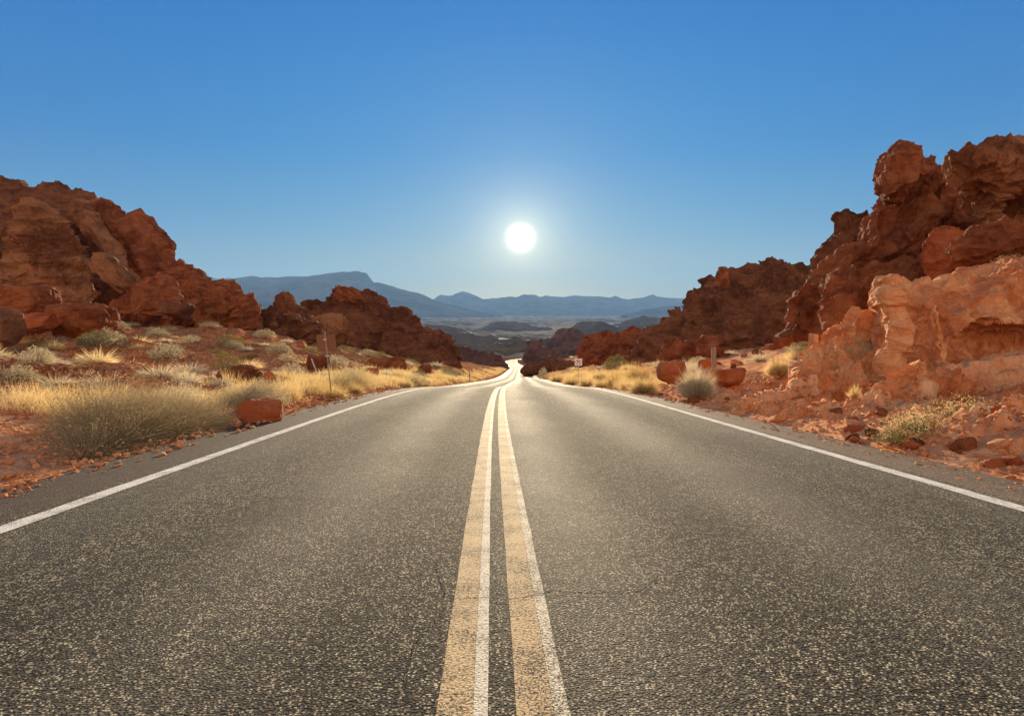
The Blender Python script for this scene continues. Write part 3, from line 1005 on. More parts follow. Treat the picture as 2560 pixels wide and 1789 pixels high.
# --- right side: hill in shade, the tall outcrop, the pink slope
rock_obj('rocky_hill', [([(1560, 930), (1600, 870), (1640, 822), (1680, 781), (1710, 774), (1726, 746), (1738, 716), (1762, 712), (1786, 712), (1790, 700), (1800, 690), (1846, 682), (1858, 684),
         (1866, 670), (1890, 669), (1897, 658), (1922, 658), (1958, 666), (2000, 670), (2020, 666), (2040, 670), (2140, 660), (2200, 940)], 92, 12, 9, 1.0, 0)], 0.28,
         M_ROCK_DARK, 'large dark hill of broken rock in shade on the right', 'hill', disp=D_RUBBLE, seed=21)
rock_obj('rock_pinnacle', [([(1786, 715), (1790, 692), (1802, 668), (1814, 667), (1819, 680), (1822, 712)], 84, 1.6, 0.8, 0.1, 0)], 0.14, M_ROCK_RED,
         'finger of rock standing on the crest of the dark right hill', 'rock', disp=d_rock((0.3, 4), (0.2, 2), (0.2, 2), (0.1, 0.6)), seed=22)
rock_obj('rock_spur', [([(1440, 900), (1460, 860), (1475, 842), (1495, 833), (1520, 840), (1545, 850), (1570, 826), (1600, 816), (1650, 840), (1700, 900), (1600, 935)], 118, 8, 5, 0.8, 0)],
         0.34, M_ROCK_RED, 'low reddish spur running down to the left from the dark right hill', 'rock', disp=D_RUBBLE, seed=23)
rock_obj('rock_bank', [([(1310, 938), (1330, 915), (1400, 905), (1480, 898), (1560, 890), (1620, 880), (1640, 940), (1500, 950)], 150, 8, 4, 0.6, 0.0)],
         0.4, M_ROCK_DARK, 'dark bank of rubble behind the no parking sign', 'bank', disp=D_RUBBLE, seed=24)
rock_obj('rock_shelf', [([(1630, 900), (1650, 870), (1690, 862), (1720, 850), (1780, 846), (1800, 870), (1830, 905)], 62, 3, 2, 0.5, 0)], 0.16, M_ROCK_RED,
         'lit rock shelf at the foot of the dark right hill, behind the wooden post', 'rock', disp=d_rock((0.8, 5), (0.4, 2.5), (0.5, 2), (0.2, 0.7)), seed=25)

RG = 'rock masses of the tall right outcrop'
D_OUT = d_rock((0.8, 4), (0.8, 3.4), (0.2, 2.2), (0.10, 0.6), (1.4, 1, 0.7), -0.7, (0.42, 0.95, 0.85))
rock_obj('rock_pillar', [([(2030, 760), (2046, 668), (2068, 606), (2074, 570), (2084, 538), (2115, 533), (2126, 545), (2152, 551), (2186, 549), (2210, 640), (2150, 760)],
         39, 3.5, 1.6, 0.1, 0)], 0.13, M_ROCK_DARK, 'shaded block with a flat top behind the left shoulder of the tall outcrop', 'rock', RG, disp=D_OUT, seed=31)
rock_obj('rock_outcrop', [
    ([(1940, 872), (1984, 820), (2000, 756), (2024, 702), (2051, 658), (2118, 600), (2185, 551), (2212, 520), (2225, 486), (2219, 465), (2211, 440), (2236, 412), (2249, 386),
      (2266, 381), (2286, 393), (2300, 403), (2354, 402), (2376, 410), (2420, 480), (2470, 560), (2470, 760), (2200, 830), (2060, 860)], 33, 3.6, 2.2, 0.25, 0.12),
    ([(2215, 470), (2211, 440), (2236, 412), (2249, 386), (2266, 381), (2290, 396), (2300, 440), (2270, 500), (2235, 495)], 31.5, 1.6, 0.9, 0.0, 0),
    ([(2000, 830), (2040, 720), (2120, 640), (2185, 580), (2200, 600), (2120, 700), (2080, 780), (2040, 850)], 31.0, 1.4, 0.9, 0.3, 0),
    ([(2260, 640), (2280, 540), (2310, 470), (2340, 440), (2345, 500), (2310, 600), (2290, 660)], 30.8, 1.3, 0.7, 0.2, 0),
    ], 0.11, M_ROCK_RED, 'tall red outcrop with a knobbed head leaning over the slope', 'outcrop', RG, k=0.35, disp=D_OUT,
    cuts=[(W(2335, 560, 29.0), (0.8, 1.6, 1.1)), (W(2230, 640, 29.5), (0.7, 1.5, 1.6)), (W(2410, 540, 30.0), (1.1, 1.8, 0.9)), (W(2180, 730, 29.0), (.5, 1.0, .9))], seed=32)
rock_obj('rock_rib', [([(2086, 800), (2088, 724), (2092, 692), (2165, 664), (2236, 641), (2290, 625), (2312, 640), (2322, 700), (2290, 740), (2200, 780)], 28.5, 2.0, 1.1, 0.5, 0.2)],
         0.1, M_ROCK_RED, 'slanting red rib across the foot of the tall outcrop', 'rock', RG, disp=D_OUT, seed=33)
rock_obj('rock_boulder', [([(2308, 640), (2318, 600), (2340, 570), (2360, 562), (2404, 574), (2424, 600), (2424, 660), (2390, 700), (2340, 705), (2320, 680)], 27, 1.6, 0.9, 0.1, 0)],
         0.09, M_ROCK_ORANGE, 'upright boulder with a round dent, wedged between the rib and the egg shaped boulder', 'boulder', RG,
         disp=d_rock((0.4, 2.5), (0.25, 1.5), (0.15, 1.5), (0.08, 0.4)), cuts=[(W(2348, 645, 25.4), (0.4, 0.7, 0.4))], seed=34)
rock_obj('rock_boulder', [([(2386, 628), (2402, 606), (2424, 594), (2472, 566), (2560, 552), (2660, 560), (2660, 640), (2560, 660), (2470, 664), (2436, 664), (2404, 650)], 24, 1.7, 1.0, 0.1, 0)],
         0.08, M_ROCK_RED, 'egg shaped boulder lying under the overhanging block', 'boulder', RG,
         disp=d_rock((0.4, 3), (0.2, 1.5), (0.12, 1.5), (0.08, 0.35)), seed=35)
rock_obj('overhang_block', [([(2376, 440), (2376, 408), (2382, 389), (2421, 377), (2505, 365), (2522, 351), (2560, 338), (2720, 320), (2760, 600), (2620, 600), (2530, 570),
          (2515, 520), (2490, 520), (2480, 565), (2462, 570), (2457, 545), (2424, 490), (2388, 450)], 26, 2.6, 1.1, -0.15, 0.1)],
         0.09, M_ROCK_TAN, 'pocked overhanging block at the top right with a hanging tooth', 'rock', RG,
         disp=d_rock((0.5, 3), (0.4, 1.6), (0.25, 1.3), (0.12, 0.4), (1.3, 1, 0.6)), seed=36)
rock_obj('rock_backdrop', [([(2380, 900), (2400, 600), (2440, 480), (2700, 430), (2900, 500), (2900, 900)], 33, 2.5, 2.0, 0.1, 0)], 0.25, M_ROCK_RED,
         'shaded rock wall behind the egg shaped boulder', 'rock', RG, disp=D_OUT, seed=37)

PG = 'pink sandstone beside the right shoulder'
D_PINK = d_rock((0.5, 2.6), (0.40, 1.4), (0.20, 0.6), (0.06, 0.26), (1.3, 1, 0.8), -0.55, (0.20, 0.28, 0.45))
D_PINKS = d_rock((0.4, 2.6), (0.38, 1.7), (0.0, 1.2), (0.035, 0.3), (1.5, 1, 0.8), -0.2, (0.10, 0.55, 0.25))
_cv = W(2590, 868, 12.2)
rock_obj('pink_rock_face', [
    ([(2196, 830), (2204, 765), (2222, 712), (2240, 704), (2290, 712), (2330, 716), (2400, 700), (2480, 690), (2600, 680), (2800, 670), (2820, 960), (2560, 950), (2420, 950),
      (2330, 950), (2250, 990), (2190, 980)], 14.2, 2.2, 1.1, 0.45, 0.1),
    ([(2280, 720), (2390, 690), (2460, 660), (2600, 655), (2820, 640), (2820, 720), (2500, 730), (2300, 740)], 17.5, 3.2, 0.6, 1.2, 0.0),
    ([(2215, 900), (2232, 780), (2222, 720), (2240, 712), (2254, 780), (2264, 860), (2250, 930)], 12.6, 0.55, 0.25, 0.25, 0),
    ([(2340, 760), (2352, 740), (2366, 800), (2374, 850), (2362, 930), (2350, 935), (2352, 860)], 12.1, 0.45, 0.18, 0.25, 0),
    ], 0.045, M_ROCK_PINK, 'big smooth pink rock face with a shadowed cave at the right edge', 'rock face', PG, k=0.25, disp=D_PINKS,
    cuts=[(_cv, (1.5, 1.6, 0.55)), (W(2280, 860, 12.0), (0.35, 0.5, 0.45))], seed=41)
rock_obj('pink_rubble_slope', [
    ([(1935, 985), (1965, 940), (2010, 895), (2062, 845), (2112, 806), (2175, 786), (2240, 775), (2290, 830), (2300, 960), (2260, 1030), (2150, 1045), (2040, 1020), (1960, 1000)],
     14.0, 1.5, 1.3, 1.6, -0.15),
    ([(2030, 880), (2080, 830), (2130, 800), (2200, 785), (2180, 830), (2090, 870)], 17.0, 1.4, 0.9, 1.3, 0)],
    0.05, M_ROCK_PINK, 'knobbly pink rock slope left of the smooth rock face', 'rock slope', PG, k=0.3, disp=D_PINK, seed=42)
rock_obj('pink_mound', [([(2180, 1045), (2215, 990), (2260, 950), (2330, 925), (2375, 935), (2400, 965), (2400, 1010), (2340, 1050), (2250, 1060)], 10.8, 0.9, 0.55, 0.7, 0)],
         0.035, M_ROCK_PINK, 'ribbed pink mound in front of the smooth rock face', 'rock', PG, k=0.2, disp=D_PINK, seed=43)
rock_obj('pink_ledge', [([(2330, 1075), (2400, 1030), (2440, 990), (2500, 955), (2560, 940), (2700, 925), (2760, 1000), (2760, 1130), (2560, 1110)], 9.6, 1.0, 0.6, 0.6, 0)],
         0.035, M_ROCK_PINK, 'stepped pink ledge at the right edge below the cave', 'rock', PG, k=0.2, disp=D_PINK, seed=44)
rock_obj('pink_ledge', [([(2440, 1150), (2470, 1105), (2520, 1080), (2600, 1075), (2700, 1090), (2720, 1190), (2560, 1175)], 7.6, 0.55, 0.35, 0.5, 0)],
         0.03, M_ROCK_PINK, 'low pink ledge behind the grey stone at the right edge', 'rock', PG, k=0.15, disp=d_rock((0.25, 1.6), (0.16, .7), (0.12, .5), (0.04, .2)), seed=45)

# ------------------------------------------------------------------ loose boulders
def boulder_mesh(name, dims, seed, sub=5, cuts=9, rough=0.06, power=1.0):
    bm = bmesh.new()
    bmesh.ops.create_icosphere(bm, subdivisions=sub, radius=1)
    v = np.array([x.co[:] for x in bm.verts]); f = np.array([[w.index for w in x.verts] for x in bm.faces])
    bm.free()
    r = np.random.default_rng(seed)
    dirs = r.normal(size=(cuts, 3)); dirs /= np.linalg.norm(dirs, axis=1)[:, None]
    dirs = np.vstack([dirs, [[0, -1, 0.15], [0, 0.1, 1], [1, 0, 0], [-1, 0, 0.1], [0, 1, 0]]])
    dist = r.uniform(0.62, 0.9, len(dirs))
    rad = np.full(len(v), 1.0)
    for n_, d_ in zip(dirs, dist):
        c = v @ (n_ / np.linalg.norm(n_))
        rr = np.where(c > 0.05, d_ / np.maximum(c, 0.05), 9)
        rad = smin(rad, rr, 0.06)
    v = v * rad[:, None] * np.array(dims)
    s = max(dims)
    n = vnormals(v, f)
    w = worley(v / (s * 0.5), seed)
    h = fbm(v / (s * 0.7), seed, 3) * 0.10 * s + fbm(v / (s * 0.16), seed + 5, 5, True) * rough * s * 0.45
    h += (np.minimum(1, (w[:, 1] - w[:, 0]) * 5) - 1) * rough * s * 0.5
    return np_mesh(name, v + n * h[:, None], f, False)


def boulder(u0, u1, v0, v1, Y, mat, label, seed, depth=0.8, sub=5, name='boulder', group=None, cat='boulder', sink=0.12, cuts=9, rough=0.06):
    a = W(u0, v1, Y); b = W(u1, v0, Y)
    w, h = b[0] - a[0], b[2] - a[2]
    me = boulder_mesh(name, (w / 2 * 1.22, w / 2 * depth * 1.2, h / 2 * (1.25 + sink)), seed, sub, cuts, rough)
    o = obj(name, me, mat)
    o.location = ((a[0] + b[0]) / 2, Y, (a[2] + b[2]) / 2 - h * sink * 0.5)
    return tag(o, label, cat, group)


boulder(600, 708, 1000, 1052, 10.6, M_ROCK_ORANGE, 'smooth orange boulder at the left roadside between two dry bushes', 101, 0.7, 6, rough=0.03)
boulder(1646, 1718, 900, 948, 17.5, M_ROCK_ORANGE, 'wide brown red boulder beside the golden bushes, leftmost of the three on the right', 102, 0.8, 6, rough=0.04)
boulder(1746, 1788, 894, 926, 22, M_ROCK_ORANGE, 'squarish red boulder beside the wooden post', 103, 0.8, 5, rough=0.04)
boulder(1742, 1864, 920, 955, 16.5, M_ROCK_ORANGE, 'long flat topped red slab behind the round tuft', 104, 0.4, 6, rough=0.03, cuts=5)
boulder(1826, 1840, 908, 924, 16.6, M_ROCK_RED, 'small cap stone resting on the long red slab', 105, 0.9, 4, name='rock')
boulder(2524, 2600, 1146, 1182, 6.0, M_ROCK_GREY, 'dark grey stone with a pale top at the right edge of the shoulder', 106, 0.9, 5, name='grey_stone', cat='stone', rough=0.03)
boulder(2108, 2176, 1060, 1092, 8.6, M_ROCK_ORANGE, 'domed red rock at the edge of the right shoulder', 107, 0.8, 5, name='rock', cat='rock')
boulder(2124, 2148, 1090, 1104, 7.9, M_ROCK_ORANGE, 'small red stone in front of the domed red rock', 108, 0.8, 4, name='rock', cat='stone')
for _k, (_b, _Y, _t) in enumerate([((1830, 1905, 992, 1030), 12.6, 'leftmost, nearest the round tuft'), ((1890, 1975, 1000, 1040), 11.6, 'second from the round tuft'),
        ((1960, 2050, 1018, 1060), 10.6, 'third from the round tuft'), ((2040, 2120, 1030, 1075), 10.0, 'behind the domed red rock'),
        ((1900, 1960, 968, 1000), 14.2, 'small, behind the first two'), ((2330, 2420, 1090, 1128), 8.2, 'right of the yellow green bush')]):
    boulder(*_b, _Y, M_ROCK_PINK, 'low pink ledge of rock by the right shoulder, ' + _t, 130 + _k, 1.3, 6, 'pink_ledge', cat='rock', sink=0.5, cuts=12, rough=0.16)
boulder(0, 124, 702, 800, 34, M_ROCK_RED, 'blocky boulder with a bright right face at the left edge', 109, 0.9, 6)
boulder(120, 272, 756, 832, 33, M_ROCK_RED, 'long whale backed boulder right of the blocky one', 110, 0.8, 6)
boulder(30, 140, 780, 822, 31, M_ROCK_ORANGE, 'flat slab lying under the blocky boulder', 111, 0.8, 5)
boulder(-60, 44, 770, 850, 27, M_ROCK_TAN, 'pale sloping boulder cut by the left edge of the picture', 112, 0.8, 5)
boulder(552, 668, 920, 966, 20, M_ROCK_RED, 'low dark red bank left of the upright red stone', 113, 1.2, 6, rough=0.15, sink=0.4)
boulder(658, 686, 930, 960, 18.5, M_ROCK_ORANGE, 'upright red stone with a lit left edge', 114, 0.7, 5)
boulder(770, 824, 886, 930, 34, M_ROCK_RED, 'pointed boulder beside the leaning pole', 115, 0.9, 5)
boulder(905, 948, 918, 950, 32, M_ROCK_ORANGE, 'orange red boulder behind the golden grass', 116, 0.9, 5)
boulder(912, 1020, 894, 945, 46, M_ROCK_RED, 'long low brown rock at the foot of the rubble hill', 117, 0.6, 6)
boulder(1046, 1078, 908, 938, 52, M_ROCK_RED, 'small brown rock at the end of the golden grass', 118, 0.8, 5)
boulder(400, 480, 755, 790, 52, M_ROCK_DARK, 'low flat rock in front of the broken red ridge', 119, 0.8, 5)
boulder(760, 870, 930, 975, 24, M_ROCK_RED, 'flat dark red rock behind the grass near the brown sign', 120, 0.6, 5)


# ------------------------------------------------------------------ plants
def blades(n, length, width, seed, base_r=0.1, tilt=(0.0, 1.1), droop=0.25, segs=3, lscale=None, center=None, lenvar=0.5):
    r = np.random.default_rng(seed)
    az = r.uniform(0, 2 * math.pi, n)
    tl = tilt[0] + (tilt[1] - tilt[0]) * np.sqrt(r.uniform(0, 1, n))
    d = np.stack([np.sin(tl) * np.cos(az), np.sin(tl) * np.sin(az), np.cos(tl)], 1)
    rr = base_r * np.sqrt(r.uniform(0, 1, n))
    p = np.stack([rr * np.cos(az + r.normal(0, .5, n)), rr * np.sin(az + r.normal(0, .5, n)), np.zeros(n)], 1)
    if center is not None: p = p + center
    L = length * (1 - lenvar + lenvar * r.uniform(0, 1, n))
    if lscale is not None: L = L * lscale
    side = np.cross(d, r.normal(size=(n, 3))); side /= np.linalg.norm(side, axis=1)[:, None]
    V = []
    cur = p; dd = d.copy()
    jit = r.normal(0, 0.12, (n, 3))
    for s in range(segs + 1):
        w = width * (1 - 0.85 * s / segs) / 2
        V += [cur + side * w, cur - side * w]
        dd = dd + np.array([0, 0, -droop / segs]) + jit / segs
        cur = cur + dd * (L / segs)[:, None]
    v = np.stack(V, 1)                                    # n, 2(segs+1), 3
    b = np.arange(n)[:, None] * (2 * (segs + 1))
    f = np.concatenate([np.stack([b[:, 0] + 2 * s, b[:, 0] + 2 * s + 1, b[:, 0] + 2 * s + 3, b[:, 0] + 2 * s + 2], 1) for s in range(segs)])
    v[:, :, 2] = np.maximum(v[:, :, 2], 0.004)
    return v.reshape(-1, 3), f


def leaves(P, size, seed, asp=0.55):
    r = np.random.default_rng(seed)
    n = len(P)
    a = r.normal(size=(n, 3)); a /= np.linalg.norm(a, axis=1)[:, None]
    b = np.cross(a, r.normal(size=(n, 3))); b /= np.linalg.norm(b, axis=1)[:, None]
    s = size * r.uniform(0.6, 1.3, n)[:, None]
    v = np.stack([P - a * s, P + b * s * asp, P + a * s, P - b * s * asp], 1)
    return v.reshape(-1, 3), np.arange(4 * n).reshape(n, 4)


def join(*vf):
    V, F, o = [], [], 0
    for v, f in vf:
        V.append(v); F.append(f + o); o += len(v)
    return np.concatenate(V), np.concatenate(F)


def tuft_mesh(name, n, R, Hh, width, seed, droop=0.25):
    v, f = blades(n, 1.0, width / R, seed, 0.22, (0.0, 1.35), droop, 3)
    v = v * np.array([R, R, Hh])
    return np_mesh(name, v, f)


def dome_points(n, seed, lump=0.25, inner=0.55):
    r = np.random.default_rng(seed)
    d = r.normal(size=(n, 3)); d[:, 2] = np.abs(d[:, 2]); d /= np.linalg.norm(d, axis=1)[:, None]
    rad = inner + (1 - inner) * r.uniform(0, 1, n) ** 0.5
    rad = rad * (1 + lump * fbm(d * 2.2 + seed, seed, 3))
    return d * rad[:, None]


def bush_parts(name, R, Hh, nleaf, ntwig, leaf, twigw, seed, leafmat, twigmat, lump=0.3):
    """a thing with foliage and stems"""
    P = dome_points(nleaf, seed, lump) * np.array([R, R, Hh])
    P[:, 2] += 0.03
    lv = leaves(P, leaf, seed + 1, 0.45)
    tv, tf = blades(ntwig, 1.0, twigw / R, seed + 2, 0.1, (0.0, 1.4), 0.1, 3, lenvar=0.4)
    tv = tv * np.array([R, R, Hh])
    fm = np_mesh('foliage', *lv); fm.materials.append(leafmat)
    tm = np_mesh('stems', tv, tf); tm.materials.append(twigmat)
    return fm, tm


PROTO = {
    'straw': [tuft_mesh('grass_tuft', 420, 1, 1, 0.03, 200 + k) for k in range(4)],
}
for me in PROTO['straw']:
    me.materials.append(M_STRAW)
PROTO['pale'] = [me.copy() for me in PROTO['straw']]
for me in PROTO['pale']:
    me.materials.clear(); me.materials.append(M_PALE)
PROTO['gold'] = [tuft_mesh('golden_tuft', 900, 1, 1, 0.02, 220 + k, 0.15) for k in range(3)]
for me in PROTO['gold']:
    me.materials.append(M_GOLD)
SAGE = [bush_parts('sage', 1, 1, 1500, 120, 0.05, 0.02, 230 + k, M_SAGE, M_TWIG) for k in range(4)]
GREEN = [bush_parts('green', 1, 1, 1700, 120, 0.045, 0.02, 240 + k, M_GREEN, M_TWIG) for k in range(3)]


def ground_at(x, y):
    return float(H(np.array([x]), np.array([y]))[0])


def place_tuft(me, x, y, R, Hh, name, label, cat, group, z=None):
    o = obj(name, me, None)
    o.location = (x, y, (ground_at(x, y) if z is None else z) - 0.03)
    o.scale = (R, R, Hh); o.rotation_euler = (0, 0, random.uniform(0, 6.28))
    return tag(o, label, cat, group)


def place_bush(pair, x, y, R, Hh, name, label, group, z=None, cat='shrub'):
    e = empty(name, (x, y, (ground_at(x, y) if z is None else z) - 0.03), random.uniform(0, 6.28))
    e.scale = (R, R, Hh)
    obj('foliage', pair[0], None, e); obj('stems', pair[1], None, e)
    return tag(e, label, cat, group)


# shrubs scattered over the left slope and the flats on the right
def scatter():
    r = random.Random(5)
    spots = []

    def far_enough(x, y, d):
        return all((x - a) ** 2 + (y - b) ** 2 > (d + c) ** 2 * 0.55 for a, b, c in spots)
    tries = 0
    while len(spots) < 290 and tries < 14000:
        tries += 1
        y = 13 + 85 * r.random() ** 1.3
        left = r.random() < 0.80
        s = r.uniform(0.28, 0.72) * (1 + y / 120)
        if left:
            off = -(6.6 + min(0.92 * y, 44) * r.random() ** 0.9)
            if y > 60 and off < -24: continue
        else:
            off = 8 + 26 * r.random()
            if y < 26: continue
            if off > 12 and y < 40: continue
        x = float(XC(y)) + off
        if not far_enough(x, y, s): continue
        spots.append((x, y, s))
    z = H(np.array([a[0] for a in spots]), np.array([a[1] for a in spots]))
    for (x, y, s), zz in zip(spots, z):
        k = r.random()
        side = 'left' if x < 0 else 'right'
        where = 'red slope left of the road' if x < 0 else 'flat ground at the foot of the dark right hill'
        if k < 0.42:
            place_tuft(r.choice(PROTO['pale']), x, y, s * 1.1, s * 0.85, 'grass_tuft', f'small pale rounded tuft on the {where}', 'grass tuft', f'pale tufts on the {side}', zz)
        elif k < 0.66:
            place_tuft(r.choice(PROTO['straw']), x, y, s * 1.1, s, 'grass_tuft', f'small straw yellow tuft on the {where}', 'grass tuft', f'straw tufts on the {side}', zz)
        elif k < 0.90:
            place_bush(r.choice(SAGE), x, y, s * 1.15, s * 0.85, 'sage_bush', f'small grey green bush on the {where}', f'sage bushes on the {side}', zz)
        else:
            place_bush(r.choice(GREEN), x, y, s * 1.1, s * 0.9, 'green_shrub', f'small dark green shrub on the {where}', f'green shrubs on the {side}', zz)


scatter()


def at_ground(u, v, lo=2.0, hi=200.0):
    """nearest point of the ground seen at photo pixel (u, v)"""
    ys = np.exp(np.linspace(math.log(lo), math.log(hi), 500))
    w = np.array([W(u, v, y) for y in ys])
    h = H(w[:, 0], w[:, 1])
    k = int(np.argmax(w[:, 2] < h))
    return tuple(w[k])


# named bushes
def named_bush(pair, u, v, wpx, hpx, name, label, group=None, p=None, cat='shrub'):
    p = at_ground(u, v) if p is None else p
    R = wpx / 2 / FPX * p[1]; Hh = hpx / FPX * p[1]
    return place_bush(pair, p[0], p[1] + R * 0.5, R, Hh, name, label, group, cat=cat)


def named_tuft(me, u, v, wpx, hpx, name, label, group=None, p=None, cat='grass tuft'):
    p = at_ground(u, v) if p is None else p
    R = wpx / 2 / FPX * p[1]; Hh = hpx / FPX * p[1]
    return place_tuft(me, p[0], p[1] + R * 0.5, R, Hh, name, label, cat, group)


def fine_tuft(label, u, v, wpx, hpx, mat, seed, n=2600, name='grass_tuft', width=0.009, greenbase=True):
    p = at_ground(u, v)
    R = wpx / 2 / FPX * p[1]; Hh = hpx / FPX * p[1]
    e = empty(name, (p[0], p[1] + R * 0.4, ground_at(p[0], p[1] + R * 0.4) - 0.02))
    v_, f_ = blades(n, 1.15, width / R, seed, 0.16, (0.0, 1.25), 0.18, 4)
    v_ *= np.array([R, R, Hh])
    obj('blades', np_mesh('blades', v_, f_), mat, e)
    if greenbase:
        v2, f2 = blades(n // 2, 0.7, width / R, seed + 1, 0.2, (0.0, 1.1), 0.1, 3)
        v2 *= np.array([R, R, Hh])
        obj('green_stems', np_mesh('green_stems', v2, f2), M_GREEN, e)
    return tag(e, label, 'grass tuft')


fine_tuft('big round tuft of fine pale blades at the edge of the right shoulder', 1750, 1004, 112, 92, M_PALE, 301, 3200)
fine_tuft('rounded golden bush nearest the road, in front of the brown red boulder', 1614, 990, 90, 60, M_GOLD, 302, 2600)
fine_tuft('golden bush behind the nearest rounded golden bush', 1600, 962, 100, 70, M_GOLD, 303, 2600)
fine_tuft('feathery pale grass between the brown red boulder and the squarish one', 1722, 950, 66, 62, M_PALE, 304, 2200)
fine_tuft('tall dry grass at the left foot of the pink slope', 1955, 950, 80, 60, M_STRAW, 305, 2200)
fine_tuft('second clump of dry grass, just above the pink slope foot', 2010, 905, 90, 50, M_STRAW, 306, 2200)
fine_tuft('wispy yellow grass sprig on the rock below the pink slope', 2140, 1000, 40, 44, M_STRAW, 307, 240, greenbase=False)
named_tuft(PROTO['pale'][1], 1905, 905, 60, 36, 'grass_tuft', 'pale tuft left of the dry grass at the foot of the pink slope')


def sprawl_bush(name, label, segs, mats, seed, nleaf, ntwig, leaf=0.012, tw=0.006):
    """a wide bush: segs = (x, y, R, H); leaves and twigs in lobes that run into each other"""
    e = empty(name, (segs[0][0], segs[0][1], 0))
    LV, TV = [], []
    tot = sum(s[2] ** 2 * s[3] for s in segs)
    for k, (x, y, R, Hh) in enumerate(segs):
        z = ground_at(x, y)
        share = R * R * Hh / tot
        P = dome_points(int(nleaf * share), seed + k, 0.75, 0.45) * np.array([R, R, Hh])
        P += np.array([x - segs[0][0], y - segs[0][1], z])
        LV.append(leaves(P, leaf, seed + 50 + k, 0.5))
        v, f = blades(int(ntwig * share), 1.3, tw / R, seed + 90 + k, 0.3, (0.0, 1.5), 0.12, 4, lenvar=0.65)
        v = v * np.array([R, R, Hh]) + np.array([x - segs[0][0], y - segs[0][1], z - 0.02])
        TV.append((v, f))
    v, f = join(*LV); obj('foliage', np_mesh('foliage', v, f), mats[0], e)
    v, f = join(*TV); obj('stems', np_mesh('stems', v, f), mats[1], e)
    return tag(e, label, 'bush')


# the big sprawling bush at the left roadside
def on_left(y, off): return float(XC(y)) - off
rs = random.Random(3)
segs = [(on_left(y, off), y, R, h) for (y, off, R, h) in
        [(6.75, 5.0, .42, .42), (7.3, 5.15, .62, .6), (8.0, 5.2, .72, .76), (8.75, 5.2, .75, .74), (9.5, 5.1, .62, .62), (10.1, 5.1, .42, .40),
         (8.7, 5.95, .7, .82), (9.7, 5.95, .6, .66), (7.95, 5.75, .5, .7)]]
sprawl_bush('roadside_bush', 'large sprawling twiggy bush at the left roadside, nearest the camera', segs, (M_BUSH, M_TWIGPALE), 400, 17000, 13000)
segs = [(on_left(y, off), y, R, h) for (y, off, R, h) in [(12.6, 5.4, .55, .52), (12.9, 5.7, .7, .62), (13.3, 5.5, .6, .6)]]
sprawl_bush('roadside_bush', 'rounded grey brown bush at the left roadside, right of the orange boulder', segs, (M_BUSH, M_TWIGPALE), 430, 12000, 4200, 0.015)
segs = [(on_left(y, off), y, R, h) for (y, off, R, h) in [(11.2, 6.2, .45, .6), (11.6, 6.6, .5, .62)]]
sprawl_bush('roadside_bush', 'twiggy dry bush just behind and left of the orange boulder', segs, (M_PALE, M_PALE), 440, 5000, 2600, 0.014)
segs = [(on_left(y, off), y, R, h) for (y, off, R, h) in [(21.5, 5.7, .8, .75), (22.6, 5.9, .9, .8), (20.6, 5.8, .6, .5)]]
sprawl_bush('roadside_bush', 'olive brown bush in the golden grass, third along the left roadside', segs, (M_SAGE, M_GOLD), 450, 9000, 3600, 0.02, 0.012)
segs = [(on_left(y, off), y, R, h) for (y, off, R, h) in [(34, 5.6, .7, .6), (36, 5.8, .8, .6)]]
sprawl_bush('roadside_bush', 'small olive bush in the grass farther along the left roadside', segs, (M_SAGE, M_GOLD), 460, 5000, 2400, 0.03, 0.016)
p = at_ground(2290, 1110)
sprawl_bush('yellow_green_bush', 'airy yellow green bush at the edge of the right shoulder', [(p[0], p[1] + .2, .42, .40), (p[0] + .45, p[1] + .35, .5, .34), (p[0] + .9, p[1] + .4, .42, .26)],
            (M_STRAW, M_GREEN), 470, 3600, 1500, 0.008, 0.005)
p = W(2130, 880, 14.2)
e = sprawl_bush('slope_bush', 'pale airy bush growing on the pink rock slope', [(p[0], p[1], .55, .5), (p[0] + .35, p[1] + .2, .4, .4)], (M_PALE, M_STRAW), 480, 4200, 1500, 0.012, 0.006)
e.location.z = p[2] - ground_at(p[0], p[1]) - 0.25
p = W(2535, 668, 19.5)
e = place_bush(GREEN[0], p[0], p[1], 0.75, 0.5, 'green_shrub', 'dark green shrub on the rock shelf below the egg shaped boulder', None, p[2] - 0.1)
named_bush(GREEN[1], 1545, 925, 70, 40, 'green_shrub', 'dark green shrub behind the grass, right of the no parking sign')
named_bush(SAGE[0], 1358, 952, 30, 34, 'sage_bush', 'grey green bush standing alone at the inside of the bend')
named_bush(SAGE[1], 250, 880, 110, 44, 'sage_bush', 'wide grey green bush high on the left slope below the boulders')
named_bush(SAGE[2], 80, 925, 80, 44, 'sage_bush', 'grey feathery bush at the far left of the slope')
named_bush(SAGE[3], 30, 960, 90, 44, 'sage_bush', 'grey green bush cut by the left edge of the picture')
named_bush(GREEN[2], 560, 925, 80, 40, 'green_shrub', 'dark green shrub in the middle of the left slope')
named_bush(SAGE[0], 405, 910, 80, 44, 'sage_bush', 'grey bush in the middle of the left slope, beside a straw tuft')
named_bush(SAGE[2], 890, 945, 60, 34, 'sage_bush', 'grey green bush right of the brown sign post')
named_tuft(PROTO['straw'][0], 60, 1010, 150, 50, 'grass_tuft', 'wide straw tuft left of the big sprawling bush')


